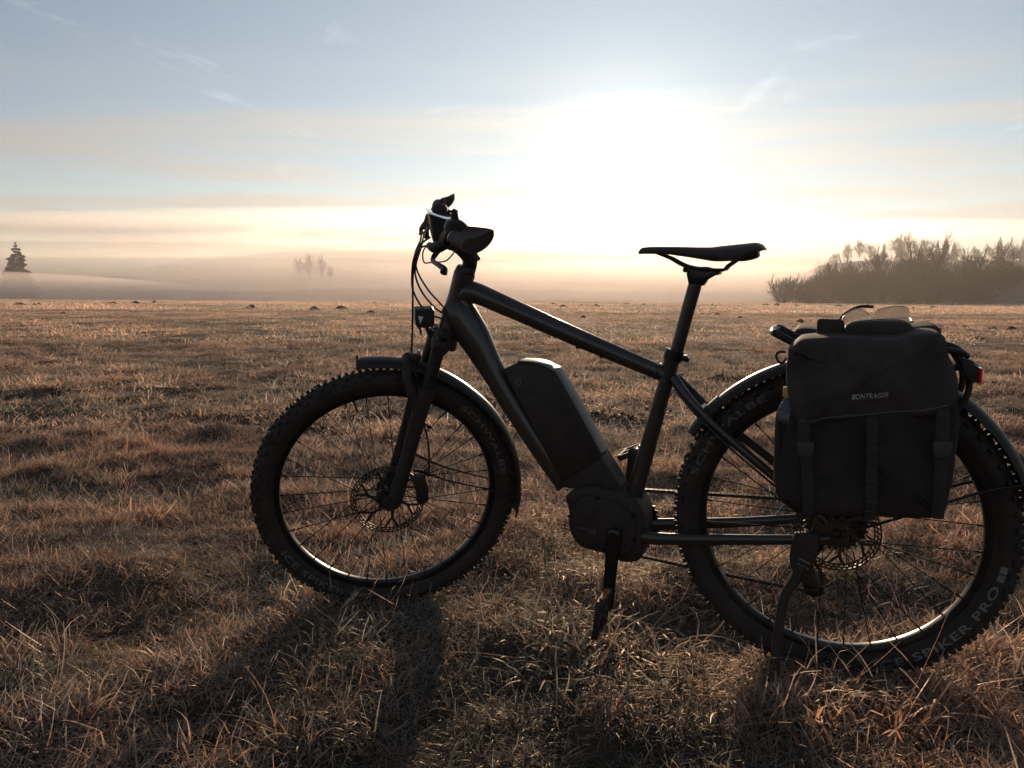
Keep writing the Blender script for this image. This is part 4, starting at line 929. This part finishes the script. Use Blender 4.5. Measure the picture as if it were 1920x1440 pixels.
def on_flap(u, v):                                             # printed on the cloth: follows its folds
    p = Vector(xf((-0.0405 - u, 0.0, 0.7085 + v + 0.13 * u)).tolist()); hit = flap_tree.ray_cast(Vector((p.x, 0.4, p.z)), Vector((0, -1, 0)))[0]
    return (p.x, (hit.y if hit else 0.1) + 0.0012, p.z)
link('bag_lettering', text_mesh('BONTRAGER', 0.0150, on_flap, 0.25, 0.00035, 1.05, 0.063), fl, material('reflective_print', (0.42, 0.41, 0.40), 0.5, 0, 0.1, 80))
pip = []
for t in np.linspace(0, 1, 26):
    x_ = 0.084 - 0.256 * t; z_ = np.interp(x_, [-0.175, -0.107, -0.052, 0.023, 0.062, 0.086], [0.684, 0.667, 0.660, 0.650, 0.637, 0.641]) + 0.012
    p = xf((x_, 0, z_)); hit = flap_tree.ray_cast(Vector((p[0], 0.4, p[2])), Vector((0, -1, 0)))[0]
    if hit: pip.append((p[0], hit.y + 0.0008, p[2]))
MB().tube(pip, 0.0016, 6).build('flap_piping', material('piping', (0.085, 0.072, 0.068), 0.6, 0, 0.2, 60), fl)
def strap(P, w, th, mat_, name='strap', parent=None):
    m = MB(xf); m.tube(P, w / 2, 8, 24, True, th / (w / 2), (0, 1, 0)); return m.build(name, mat_, parent or pan)
s1 = strap([(0.076, 0.229, 0.655), (0.073, 0.230, 0.62), (0.068, 0.225, 0.58), (0.062, 0.217, 0.50), (0.060, 0.205, 0.452)], 0.022, 0.004, webbing)
s2 = strap([(-0.164, 0.229, 0.690), (-0.167, 0.228, 0.64), (-0.169, 0.224, 0.60), (-0.172, 0.216, 0.52), (-0.173, 0.205, 0.470)], 0.022, 0.004, webbing)
s3 = strap([(-0.047, 0.232, 0.668), (-0.049, 0.228, 0.63), (-0.051, 0.225, 0.58), (-0.054, 0.220, 0.50), (-0.056, 0.205, 0.455)], 0.020, 0.003, webbing)
for i in range(9):
    t = i / 8; q = MB(xf); q.box((-0.0485 - 0.007 * t, 0.2315 - 0.010 * t * t, 0.640 - 0.165 * t), (0.021, 0.005, 0.005), None, 0.2); q.build('webbing_loop', webbing, s3)
for (x, z, par) in ((0.0695, 0.594, s1), (-0.1685, 0.612, s2)):
    q = MB(xf); q.slab([(x + 0.016, z + 0.015), (x - 0.016, z + 0.015), (x - 0.014, z - 0.016), (x + 0.014, z - 0.016)], 0.224, 0.234, 0.003); q.build('buckle', buckle, par)
strap([(0.118, 0.14, 0.776), (0.130, 0.142, 0.776), (0.136, 0.143, 0.768), (0.130, 0.143, 0.755), (0.122, 0.142, 0.754), (0.116, 0.141, 0.764)], 0.005, 0.0022, webbing, 'cord_loop')
q = MB(xf); q.slab([(0.128, 0.642), (0.130, 0.622), (0.128, 0.560), (0.123, 0.482), (0.095, 0.480), (0.098, 0.630)], 0.115, 0.196, 0.012, 30, 0.0, 0.004); q.build('side_pocket', cloth, pan, 0)
q = MB(xf); q.slab([(0.060, 0.800), (0.060, 0.838), (0.056, 0.843), (0.016, 0.842), (0.008, 0.838), (0.004, 0.800)], 0.098, 0.104, 0.0025); q.build('carry_handle', webbing, pan)
q = MB(xf); q.slab([(0.008, 0.808), (-0.004, 0.835), (-0.06, 0.842), (-0.108, 0.838), (-0.122, 0.815), (-0.10, 0.800), (-0.02, 0.797)], 0.050, 0.135, 0.010, 40, 0, 0, wrinkle(0.006, 21)); q.build('rolled_top', cloth2, pan, 0)

base2 = (-0.04, -0.145, 0.45); xf = shifted(base2)
pan2 = thing_on_bike('pannier_bag', base2, 'second dark pannier on the far side of the rack, mostly hidden', 'pannier', 'panniers on the rack')
q = MB(xf); q.slab([(0.110, 0.720), (0.122, 0.630), (0.120, 0.551), (0.112, 0.476), (0.075, 0.446), (-0.025, 0.452), (-0.157, 0.462), (-0.186, 0.493), (-0.195, 0.600), (-0.190, 0.692), (-0.172, 0.765), (-0.03, 0.78), (0.090, 0.765)], -0.205, -0.080, 0.022, 80, 0.012, 0.0); q.build('bag_body', cloth, pan2, 0)
q = MB(xf); q.slab([(0.117, 0.782), (0.102, 0.803), (0.064, 0.8025), (0.02, 0.798), (-0.09, 0.800), (-0.135, 0.811), (-0.183, 0.8125), (-0.193, 0.788), (-0.19, 0.66), (0.0, 0.65), (0.112, 0.66)], -0.222, -0.074, 0.014, 80, 0.01, 0.0, wrinkle(0.006, 31)); q.build('bag_flap', cloth2, pan2, 0)

# bottle in the front pocket
base3 = (0.105, 0.165, 0.50); xf = shifted(base3)
pet = bpy.data.materials.new('clear_plastic'); pet.use_nodes = True
b = pet.node_tree.nodes['Principled BSDF']; b.inputs['Base Color'].default_value = (0.72, 0.82, 0.90, 1); b.inputs['Roughness'].default_value = 0.08; b.inputs['Transmission Weight'].default_value = 0.9; b.inputs['IOR'].default_value = 1.35
bn = pet.node_tree.nodes.new('ShaderNodeTexNoise'); bn.inputs['Scale'].default_value = 60; bu = pet.node_tree.nodes.new('ShaderNodeBump'); bu.inputs['Strength'].default_value = 0.15; pet.node_tree.links.new(bn.outputs[0], bu.inputs['Height']); pet.node_tree.links.new(bu.outputs[0], b.inputs['Normal'])
capm = material('yellow_cap', (0.50, 0.27, 0.03), 0.45, 0, 0.1, 40)
bot = thing_on_bike('water_bottle', base3, 'clear plastic bottle with yellow cap in the front pocket of the pannier', 'bottle')
def up_lathe(mbx, prof, c, n=28):
    V = []; F = []; m = len(prof)
    for i in range(n):
        th = 2 * math.pi * i / n
        for r, z in prof: V.append((c[0] + r * math.cos(th), c[1] + r * math.sin(th), c[2] + z))
    for i in range(n):
        j = (i + 1) % n
        for k in range(m - 1): F.append((i * m + k, i * m + k + 1, j * m + k + 1, j * m + k))
    return mbx.add(V, F)
q = MB(xf); up_lathe(q, [(0.0, 0.0), (0.025, 0.0), (0.0275, 0.006), (0.0275, 0.120), (0.0265, 0.145), (0.022, 0.163), (0.015, 0.175), (0.0115, 0.181), (0.0115, 0.187), (0.0, 0.187)], (0.1045, 0.168, 0.503)); q.build('bottle_body', pet, bot, 40)
q = MB(xf); up_lathe(q, [(0.0, 0.0), (0.0145, 0.0), (0.0145, 0.018), (0.0125, 0.0205), (0.0, 0.0205)], (0.1045, 0.168, 0.6875)); q.build('cap', capm, bot, 40)

# glasses lying on the rolled top
base4 = (-0.05, 0.075, 0.84); xf = shifted(base4)
lensm = bpy.data.materials.new('scratched_lens'); lensm.use_nodes = True
b = lensm.node_tree.nodes['Principled BSDF']; b.inputs['Base Color'].default_value = (0.92, 0.87, 0.79, 1); b.inputs['Roughness'].default_value = 0.15; b.inputs['Transmission Weight'].default_value = 0.84; b.inputs['IOR'].default_value = 1.25
nn_ = lensm.node_tree.nodes.new('ShaderNodeTexNoise'); nn_.inputs['Scale'].default_value = 45; nn_.inputs['Detail'].default_value = 6
mr_ = lensm.node_tree.nodes.new('ShaderNodeMapRange'); mr_.inputs[3].default_value = 0.02; mr_.inputs[4].default_value = 0.45; lensm.node_tree.links.new(nn_.outputs[0], mr_.inputs[0]); lensm.node_tree.links.new(mr_.outputs[0], b.inputs['Roughness'])
gls = thing_on_bike('safety_glasses', base4, 'clear wraparound glasses lying on top of the pannier', 'glasses')
def lens(out, y0, y1, name):
    P = catmull(np.array(out + out[:1], float), 41)[:-1]; c = P.mean(0); V = []; F = []; n = len(P); rings = (1.0, 0.75, 0.5, 0.25)
    for off in (0.0, -0.0022):
        for t in rings:
            for p in P:
                p_ = c + (p - c) * t; V.append((p_[0], y0 + (y1 - y0) * (1 - t * t) + off, p_[1]))
        V.append((c[0], y1 + off, c[1]))
    m = len(rings) * n + 1
    for k in (0, 1):
        for i in range(len(rings) - 1):
            for j in range(n):
                f_ = (k * m + i * n + j, k * m + i * n + (j + 1) % n, k * m + (i + 1) * n + (j + 1) % n, k * m + (i + 1) * n + j); F.append(f_ if k == 0 else f_[::-1])
        for j in range(n):
            f_ = (k * m + 3 * n + j, k * m + 3 * n + (j + 1) % n, k * m + m - 1); F.append(f_ if k == 0 else f_[::-1])
    for j in range(n): F.append((j, m + j, m + (j + 1) % n, (j + 1) % n))
    q = MB(xf).add(V, F); return q.build(name, lensm, gls, 60)
lens([(0.016, 0.826), (0.013, 0.842), (-0.004, 0.860), (-0.022, 0.864), (-0.036, 0.856), (-0.043, 0.842), (-0.040, 0.834), (-0.015, 0.826)], 0.092, 0.100, 'lens')
lens([(-0.046, 0.838), (-0.048, 0.852), (-0.056, 0.862), (-0.085, 0.869), (-0.108, 0.866), (-0.115, 0.850), (-0.118, 0.838), (-0.080, 0.832)], 0.078, 0.070, 'lens')
clearfr = material('pale_frame', (0.55, 0.47, 0.40), 0.25, 0, 0.2, 50, coat=0.4)
q = MB(xf); q.tube([(0.017, 0.092, 0.822), (0.0, 0.096, 0.822), (-0.020, 0.096, 0.827), (-0.042, 0.094, 0.833), (-0.062, 0.088, 0.832), (-0.085, 0.084, 0.831), (-0.105, 0.080, 0.834), (-0.120, 0.074, 0.836)], 0.0024, 8, 34); q.build('brow_bar', clearfr, gls)
q = MB(xf); q.tube([(0.017, 0.092, 0.824), (0.010, 0.06, 0.845), (-0.02, 0.02, 0.862), (-0.050, 0.01, 0.862)], [0.004, 0.004, 0.0032, 0.003], 8, 18, True, 0.6); q.build('temple', matt, gls)
q = MB(xf); q.tube([(-0.120, 0.074, 0.838), (-0.118, 0.04, 0.842), (-0.10, 0.0, 0.838), (-0.07, -0.02, 0.832)], [0.003, 0.003, 0.0026, 0.0024], 8, 18, True, 0.6); q.build('temple', clearfr, gls)
# ------------------------------------------------------------------ grass
grm = bpy.data.materials.new('dry_grass'); grm.use_nodes = True
nt = grm.node_tree; L = nt.links; nt.nodes.remove(nt.nodes['Principled BSDF'])
at = attr_colour(nt)
ti = nt.nodes.new('ShaderNodeAttribute'); ti.attribute_type = 'INSTANCER'; ti.attribute_name = 'tint'     # each tuft has its own tone, painted light and shade included
mt = nt.nodes.new('ShaderNodeVectorMath'); mt.operation = 'MULTIPLY'; L.new(at.outputs['Color'], mt.inputs[0]); L.new(ti.outputs['Vector'], mt.inputs[1])
ramp = nt.nodes.new('ShaderNodeMapRange'); ramp.inputs[1].default_value = 0.30; ramp.inputs[2].default_value = 1.0; ramp.inputs[3].default_value = 0.0; ramp.inputs[4].default_value = 0.38
L.new(at.outputs['Alpha'], ramp.inputs[0])
mf = nt.nodes.new('ShaderNodeMix'); mf.data_type = 'RGBA'; mf.inputs[7].default_value = (0.64, 0.62, 0.60, 1)     # hoar frost on the tips
L.new(ramp.outputs[0], mf.inputs[0]); L.new(mt.outputs[0], mf.inputs[6])
df = nt.nodes.new('ShaderNodeBsdfDiffuse'); tr = nt.nodes.new('ShaderNodeBsdfTranslucent')
L.new(mf.outputs[2], df.inputs[0]); L.new(mf.outputs[2], tr.inputs[0])
ms = nt.nodes.new('ShaderNodeMixShader'); ms.inputs[0].default_value = 0.55; L.new(df.outputs[0], ms.inputs[1]); L.new(tr.outputs[0], ms.inputs[2])
gl = nt.nodes.new('ShaderNodeBsdfGlossy'); gl.inputs['Roughness'].default_value = 0.5; gl.inputs['Color'].default_value = (0.72, 0.60, 0.48, 1)      # sheen of the rime
mg = nt.nodes.new('ShaderNodeMixShader'); mg.inputs[0].default_value = 0.10; L.new(ms.outputs[0], mg.inputs[1]); L.new(gl.outputs[0], mg.inputs[2])
L.new(mg.outputs[0], nt.nodes['Material Output'].inputs[0])

PAL = np.array([(0.38, 0.262, 0.180), (0.36, 0.212, 0.132), (0.27, 0.205, 0.160), (0.115, 0.115, 0.085), (0.43, 0.34, 0.265), (0.18, 0.125, 0.095)])
def tuft(nb_, rad, L0, L1, W0, W1, segs, clumps, seed, long_=0.06, flat=0.0):
    """a small mat of bent, criss-crossing blades round the origin, some of it gathered in clumps"""
    r_ = np.random.default_rng(seed); n = nb_
    a0 = r_.random(n) * 6.283; q = rad * np.sqrt(r_.random(n)); px0, py0 = q * np.cos(a0), q * np.sin(a0); az = r_.random(n) * 6.283
    cx_, cy_ = r_.uniform(-0.8, 0.8, clumps) * rad, r_.uniform(-0.8, 0.8, clumps) * rad; ch_ = 0.7 + 0.7 * r_.random(clumps); cpal = r_.choice(6, clumps, p=[0.28, 0.22, 0.22, 0.08, 0.12, 0.08])
    k = r_.integers(0, clumps, n); inc = r_.random(n) < 0.6; sp = rad * 0.22
    ox, oy = r_.normal(0, sp, n), r_.normal(0, sp, n)
    px0 = np.where(inc, cx_[k] + ox, px0); py0 = np.where(inc, cy_[k] + oy, py0); az = np.where(inc, np.arctan2(oy, ox) + r_.normal(0, 0.9, n), az)
    pos = np.stack([px0, py0, np.full(n, -0.1 * L0 - 0.004)], 1)
    length = (L0 + (L1 - L0) * r_.random(n) ** 1.5) * np.where(inc, ch_[k], 0.8); length = np.where(r_.random(n) < long_, length * 1.6, length)
    width = W0 + (W1 - W0) * r_.random(n)
    ang = np.clip(np.where(inc, 0.30 + 0.45 * np.hypot(ox, oy) / sp, 0.9) + flat + r_.normal(0, 0.32, n), 0.0, 1.52); curl = 0.5 + 1.3 * r_.random(n) + 0.7 * r_.normal(size=n)
    sw = r_.normal(0, 0.7, n)                                  # sideways bend
    tw = az + r_.normal(0, 0.9, n); side = np.stack([-np.sin(tw), np.cos(tw), np.zeros(n)], 1)
    c = PAL[np.where(inc & (r_.random(n) < 0.7), cpal[k], r_.choice(6, n, p=[0.26, 0.2, 0.22, 0.1, 0.12, 0.1]))] * (0.7 + 0.6 * r_.random(n))[:, None]
    V = np.zeros((n, segs + 1, 2, 3)); C = np.zeros((n, segs + 1, 2, 4))
    kink = r_.random(n) < 0.15
    for i in range(segs + 1):
        t = i / segs; w = (width * (1 - 0.85 * t ** 1.6) * 0.5)[:, None]
        V[:, i, 0] = pos - side * w; V[:, i, 1] = pos + side * w
        C[:, i, :, :3] = c[:, None, :]; C[:, i, :, 3] = t
        d = np.stack([np.cos(az) * np.sin(ang), np.sin(az) * np.sin(ang), np.cos(ang)], 1)
        pos = pos + d * (length / segs)[:, None]; ang = ang + curl / segs + (kink & (i == segs // 2)) * 1.1; az = az + sw / segs
        pos[:, 2] = np.maximum(pos[:, 2], 0.03 * L1 + 0.04 * L1 * r_.random(n))
    m = segs + 1; bi = (np.arange(n) * m * 2)[:, None] + (np.arange(segs) * 2)[None, :]
    me = np_mesh('grass_tuft', V.reshape(-1, 3), np.stack([bi, bi + 1, bi + 3, bi + 2], 2).reshape(-1, 4))
    ca = me.color_attributes.new('Col', 'FLOAT_COLOR', 'POINT'); ca.data.foreach_set('color', C.astype(np.float32).ravel())
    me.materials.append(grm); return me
TUSSOCKS = [(0.04, 2.31), (-0.1, 2.13), (-0.38, 2.07), (-0.55, 2.15), (0.25, 1.84), (0.20, 1.80), (0.59, 1.58), (0.73, 1.63), (0.92, 1.66), (1.17, 1.80)]
def scatter(y0, y1, dens, sl, pad):
    """evenly jittered points over the wedge of field in front of the camera"""
    st = 1 / math.sqrt(dens); W_ = sl * y1 + pad
    nx_, ny_ = int(2 * W_ / st) + 1, int((y1 - y0) / st) + 1
    X_, Y_ = np.meshgrid(np.arange(nx_), np.arange(ny_))
    x = -W_ + (X_ + rng.random(X_.shape)).ravel() * st; y = y0 + (Y_ + rng.random(Y_.shape)).ravel() * st
    k = np.abs(x) < sl * y + pad
    return x[k], y[k]
def grass_field(meshes, y0, y1, dens, sl, pad, s0, s1, label, sunlit_gain=0.0, nf=1.3, gap=0.30):
    x, y = scatter(y0, y1, dens, sl, pad)
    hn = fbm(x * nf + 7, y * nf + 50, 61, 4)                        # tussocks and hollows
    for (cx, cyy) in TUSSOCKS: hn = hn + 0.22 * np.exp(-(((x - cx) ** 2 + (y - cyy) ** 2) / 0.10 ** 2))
    keep = rng.random(len(x)) < sstep(gap - 0.12, gap + 0.12, hn)
    for (mx, my, mw, _) in SPOTS:                                   # bare soil: no grass on the molehills
        if y0 < my < y1: keep &= ((x - mx) / (0.6 * mw)) ** 2 + ((y - my) / (0.5 * mw)) ** 2 > 1
    x, y, hn = x[keep], y[keep], hn[keep]; n = len(x)
    z = terrain(x, y)
    sc_ = (s0 + (s1 - s0) * sstep(0.32, 0.68, hn)) * (0.75 + 0.5 * rng.random(n))
    for (cx, cyy) in TUSSOCKS: sc_ = sc_ * (1 + 0.45 * np.exp(-(((x - cx) ** 2 + (y - cyy) ** 2) / 0.11 ** 2)))
    for (cx, cyy) in (REAR, FRONT): sc_ = np.where(np.hypot(x - cx, y - cyy) < 0.09, sc_ * 0.6, sc_)
    reg = fbm(x * nf * 0.5 + 31, y * nf * 0.62, 41, 4)
    warm = fbm(x * nf * 0.8 + 3, y * nf * 0.8 + 77, 91, 3)
    green = (reg < 0.40) & (rng.random(n) < 0.65)
    tint = np.ones((n, 3)) * (0.78 + 0.5 * rng.random(n))[:, None] * (0.75 + 0.55 * sstep(0.3, 0.7, hn))[:, None]  # hollows tinted darker, tussocks brighter: shade and sunlight put into the colour
    tint = tint * np.stack([0.94 + 0.22 * warm, 0.98 - 0.0 * warm, 1.06 - 0.20 * warm], 1)
    tint = np.where(green[:, None], tint * np.array([0.42, 0.58, 0.62]), tint) * (1 + sunlit_gain)  # far layers tinted brighter to stand in for sunlit glow on the grass
    if y1 < 5: tint = tint * np.array([1.07, 0.95, 0.89])           # trodden, redder thatch by the bicycle
    me = bpy.data.meshes.new('grass'); me.vertices.add(n); me.vertices.foreach_set('co', np.stack([x, y, z], 1).astype(np.float32).ravel())
    def add(nm, typ, dat, key):
        a_ = me.attributes.new(nm, typ, 'POINT'); a_.data.foreach_set(key, np.ascontiguousarray(dat).ravel())
    h_ = 0.05 if y1 < 20 else 0.3                                   # lie along the slope of the ground
    gx_ = (terrain(x + h_, y) - terrain(x - h_, y)) / (2 * h_); gy_ = (terrain(x, y + h_) - terrain(x, y - h_)) / (2 * h_)
    yaw_ = rng.random(n) * 6.283
    bx_ = gx_ * np.cos(yaw_) + gy_ * np.sin(yaw_); by_ = -gx_ * np.sin(yaw_) + gy_ * np.cos(yaw_)
    rot = np.stack([np.arctan(by_), -np.arctan(bx_), yaw_], 1)
    m3 = [Matrix.Rotation(w_, 3, 'Z') @ Matrix.Rotation(float(b_), 3, 'Y') @ Matrix.Rotation(float(a_), 3, 'X') for a_, b_, w_ in rot]
    rot = np.array([tuple(q.to_euler('XYZ')) for q in m3], dtype=np.float32)
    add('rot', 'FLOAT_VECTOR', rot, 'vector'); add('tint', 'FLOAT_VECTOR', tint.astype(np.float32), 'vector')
    add('scl', 'FLOAT', sc_.astype(np.float32), 'value'); add('pick', 'INT', rng.integers(0, len(meshes), n).astype(np.int32), 'value')
    me.update()
    col_ = bpy.data.collections.new('grass_tufts')                  # only referenced by the node tree, not part of the scene
    for i, m_ in enumerate(meshes): col_.objects.link(bpy.data.objects.new('tuft_%02d' % i, m_))
    ng = bpy.data.node_groups.new('grass_scatter', 'GeometryNodeTree')
    ng.interface.new_socket('Geometry', in_out='INPUT', socket_type='NodeSocketGeometry'); ng.interface.new_socket('Geometry', in_out='OUTPUT', socket_type='NodeSocketGeometry')
    N = ng.nodes; gi = N.new('NodeGroupInput'); go_ = N.new('NodeGroupOutput')
    ci = N.new('GeometryNodeCollectionInfo'); ci.inputs['Collection'].default_value = col_; ci.inputs['Separate Children'].default_value = True; ci.inputs['Reset Children'].default_value = True
    ip = N.new('GeometryNodeInstanceOnPoints'); ip.inputs['Pick Instance'].default_value = True
    def named(nm, typ):
        q = N.new('GeometryNodeInputNamedAttribute'); q.data_type = typ; q.inputs['Name'].default_value = nm; return q.outputs['Attribute']
    K = ng.links
    K.new(gi.outputs[0], ip.inputs['Points']); K.new(ci.outputs[0], ip.inputs['Instance']); K.new(named('pick', 'INT'), ip.inputs['Instance Index'])
    er = N.new('FunctionNodeEulerToRotation'); K.new(named('rot', 'FLOAT_VECTOR'), er.inputs[0]); K.new(er.outputs[0], ip.inputs['Rotation'])
    K.new(named('scl', 'FLOAT'), ip.inputs['Scale']); K.new(ip.outputs[0], go_.inputs[0])
    o = link('grass', me); md = o.modifiers.new('scatter', 'NODES'); md.node_group = ng
    return tag(o, label, 'grass', kind='stuff')
NEAR = [tuft(135, 0.095, 0.028, 0.088, 0.0017, 0.0036, 5, 5, 900 + i, 0.03, 0.18) for i in range(20)]
MID = [tuft(140, 0.22, 0.03, 0.085, 0.0042, 0.0072, 3, 6, 1000 + i, 0.02, 0.22) for i in range(12)]
FAR = [tuft(170, 0.65, 0.04, 0.10, 0.012, 0.021, 2, 8, 1100 + i, 0.02, 0.2) for i in range(8)]
VFAR = [tuft(220, 2.1, 0.05, 0.13, 0.040, 0.07, 1, 10, 1200 + i, 0.0, 0.1) for i in range(6)]
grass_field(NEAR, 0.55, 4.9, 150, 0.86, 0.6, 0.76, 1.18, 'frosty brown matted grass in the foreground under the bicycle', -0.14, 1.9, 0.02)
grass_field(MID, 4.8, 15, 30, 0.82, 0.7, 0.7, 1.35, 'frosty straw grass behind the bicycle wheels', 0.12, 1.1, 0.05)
grass_field(FAR, 14.7, 49, 3.6, 0.80, 1.5, 0.7, 1.25, 'frosty grass tinted as sunlit in the middle of the field', 0.62, 0.45, 0.05)
grass_field(VFAR, 47, 172, 0.40, 0.78, 4.0, 0.7, 1.2, 'grass tinted as sunlit at the far edge of the field', 1.1, 0.16, 0.05)


# ------------------------------------------------------------------ haze and fog
def volume_mat(name, colr, dens, g):
    m = bpy.data.materials.new(name); m.use_nodes = True; n_ = m.node_tree.nodes
    n_.remove(n_['Principled BSDF'])
    pv = n_.new('ShaderNodeVolumePrincipled'); pv.inputs['Color'].default_value = (*colr, 1); pv.inputs['Density'].default_value = dens; pv.inputs['Anisotropy'].default_value = g
    pv.inputs['Density Attribute'].default_value = ''
    m.node_tree.links.new(pv.outputs[0], n_['Material Output'].inputs['Volume'])
    return m
HAZE_D = 0.0005
hz = MB(); x0, x1, y0, y1, z0, z1 = -715, 715, -135, 738, -14.5, 60
hz.add([(x0, y0, z0), (x1, y0, z0), (x1, y1, z0), (x0, y1, z0), (x0, y0, z1), (x1, y0, z1), (x1, y1, z1), (x0, y1, z1)],
       [(0, 3, 2, 1), (4, 5, 6, 7), (0, 1, 5, 4), (1, 2, 6, 5), (2, 3, 7, 6), (3, 0, 4, 7)])
haze = hz.build('haze', volume_mat('haze_air', (0.97, 0.90, 0.85), HAZE_D, 0.48), None, 0)
tag(haze, 'thin pale morning haze over the whole field and hills', 'haze', kind='stuff')
fogm = {}
def fog(cx, cyy, cz, rx, ry, rz_, dens, label, tilt=0.0):
    me = MB().ball((0, 0, 0), 1.0, 40, 20).mesh('fog_bank', 0)
    if dens not in fogm: fogm[dens] = volume_mat('fog', (0.85, 0.75, 0.70), dens, 0.72)
    me.materials.append(fogm[dens])
    o = bpy.data.objects.new('fog_bank', me); COL.objects.link(o)
    o.location = (cx, cyy, cz); o.scale = (rx, ry, rz_); o.rotation_euler = (0, R(tilt), 0)
    return tag(o, label, 'fog', 'fog banks over the valley', 'stuff')
fog(-200, 200, -3.0, 150, 22, 12.5, 0.060, 'low fog bank hiding the foot of the lone spruce')
fog(-150, 462, 25, 420, 26, 27, 0.006, 'tall soft fog veil over the valley on the left')
fog(170, 465, 23, 360, 26, 24, 0.003, 'tall soft fog veil over the valley on the right')
fog(-110, 310, 0.0, 430, 105, 17.0, 0.009, 'broad ground fog filling the valley behind the field')
fog(-190, 400, 25.0, 260, 45, 4.5, 0.008, 'bright fog streak above the lone spruce', 0.4)
fog(-60, 430, 34.0, 300, 40, 7.0, 0.005, 'middle fog streak left of the handlebar', 0.7)
fog(-70, 440, 46.5, 260, 45, 5.0, 0.006, 'domed upper fog streak left of the handlebar', -0.5)
fog(-330, 445, 46.0, 200, 45, 3.5, 0.005, 'high fog streak at the left edge', 0.3)
fog(70, 400, 14.0, 270, 60, 15.0, 0.008, 'thick fog bank below the sun behind the saddle')
fog(190, 340, 12.0, 190, 35, 9.0, 0.008, 'fog bank around the foot of the misty ridge')
fog(140, 450, 42, 260, 50, 5.0, 0.007, 'upper fog streak right of the saddle', -0.4)
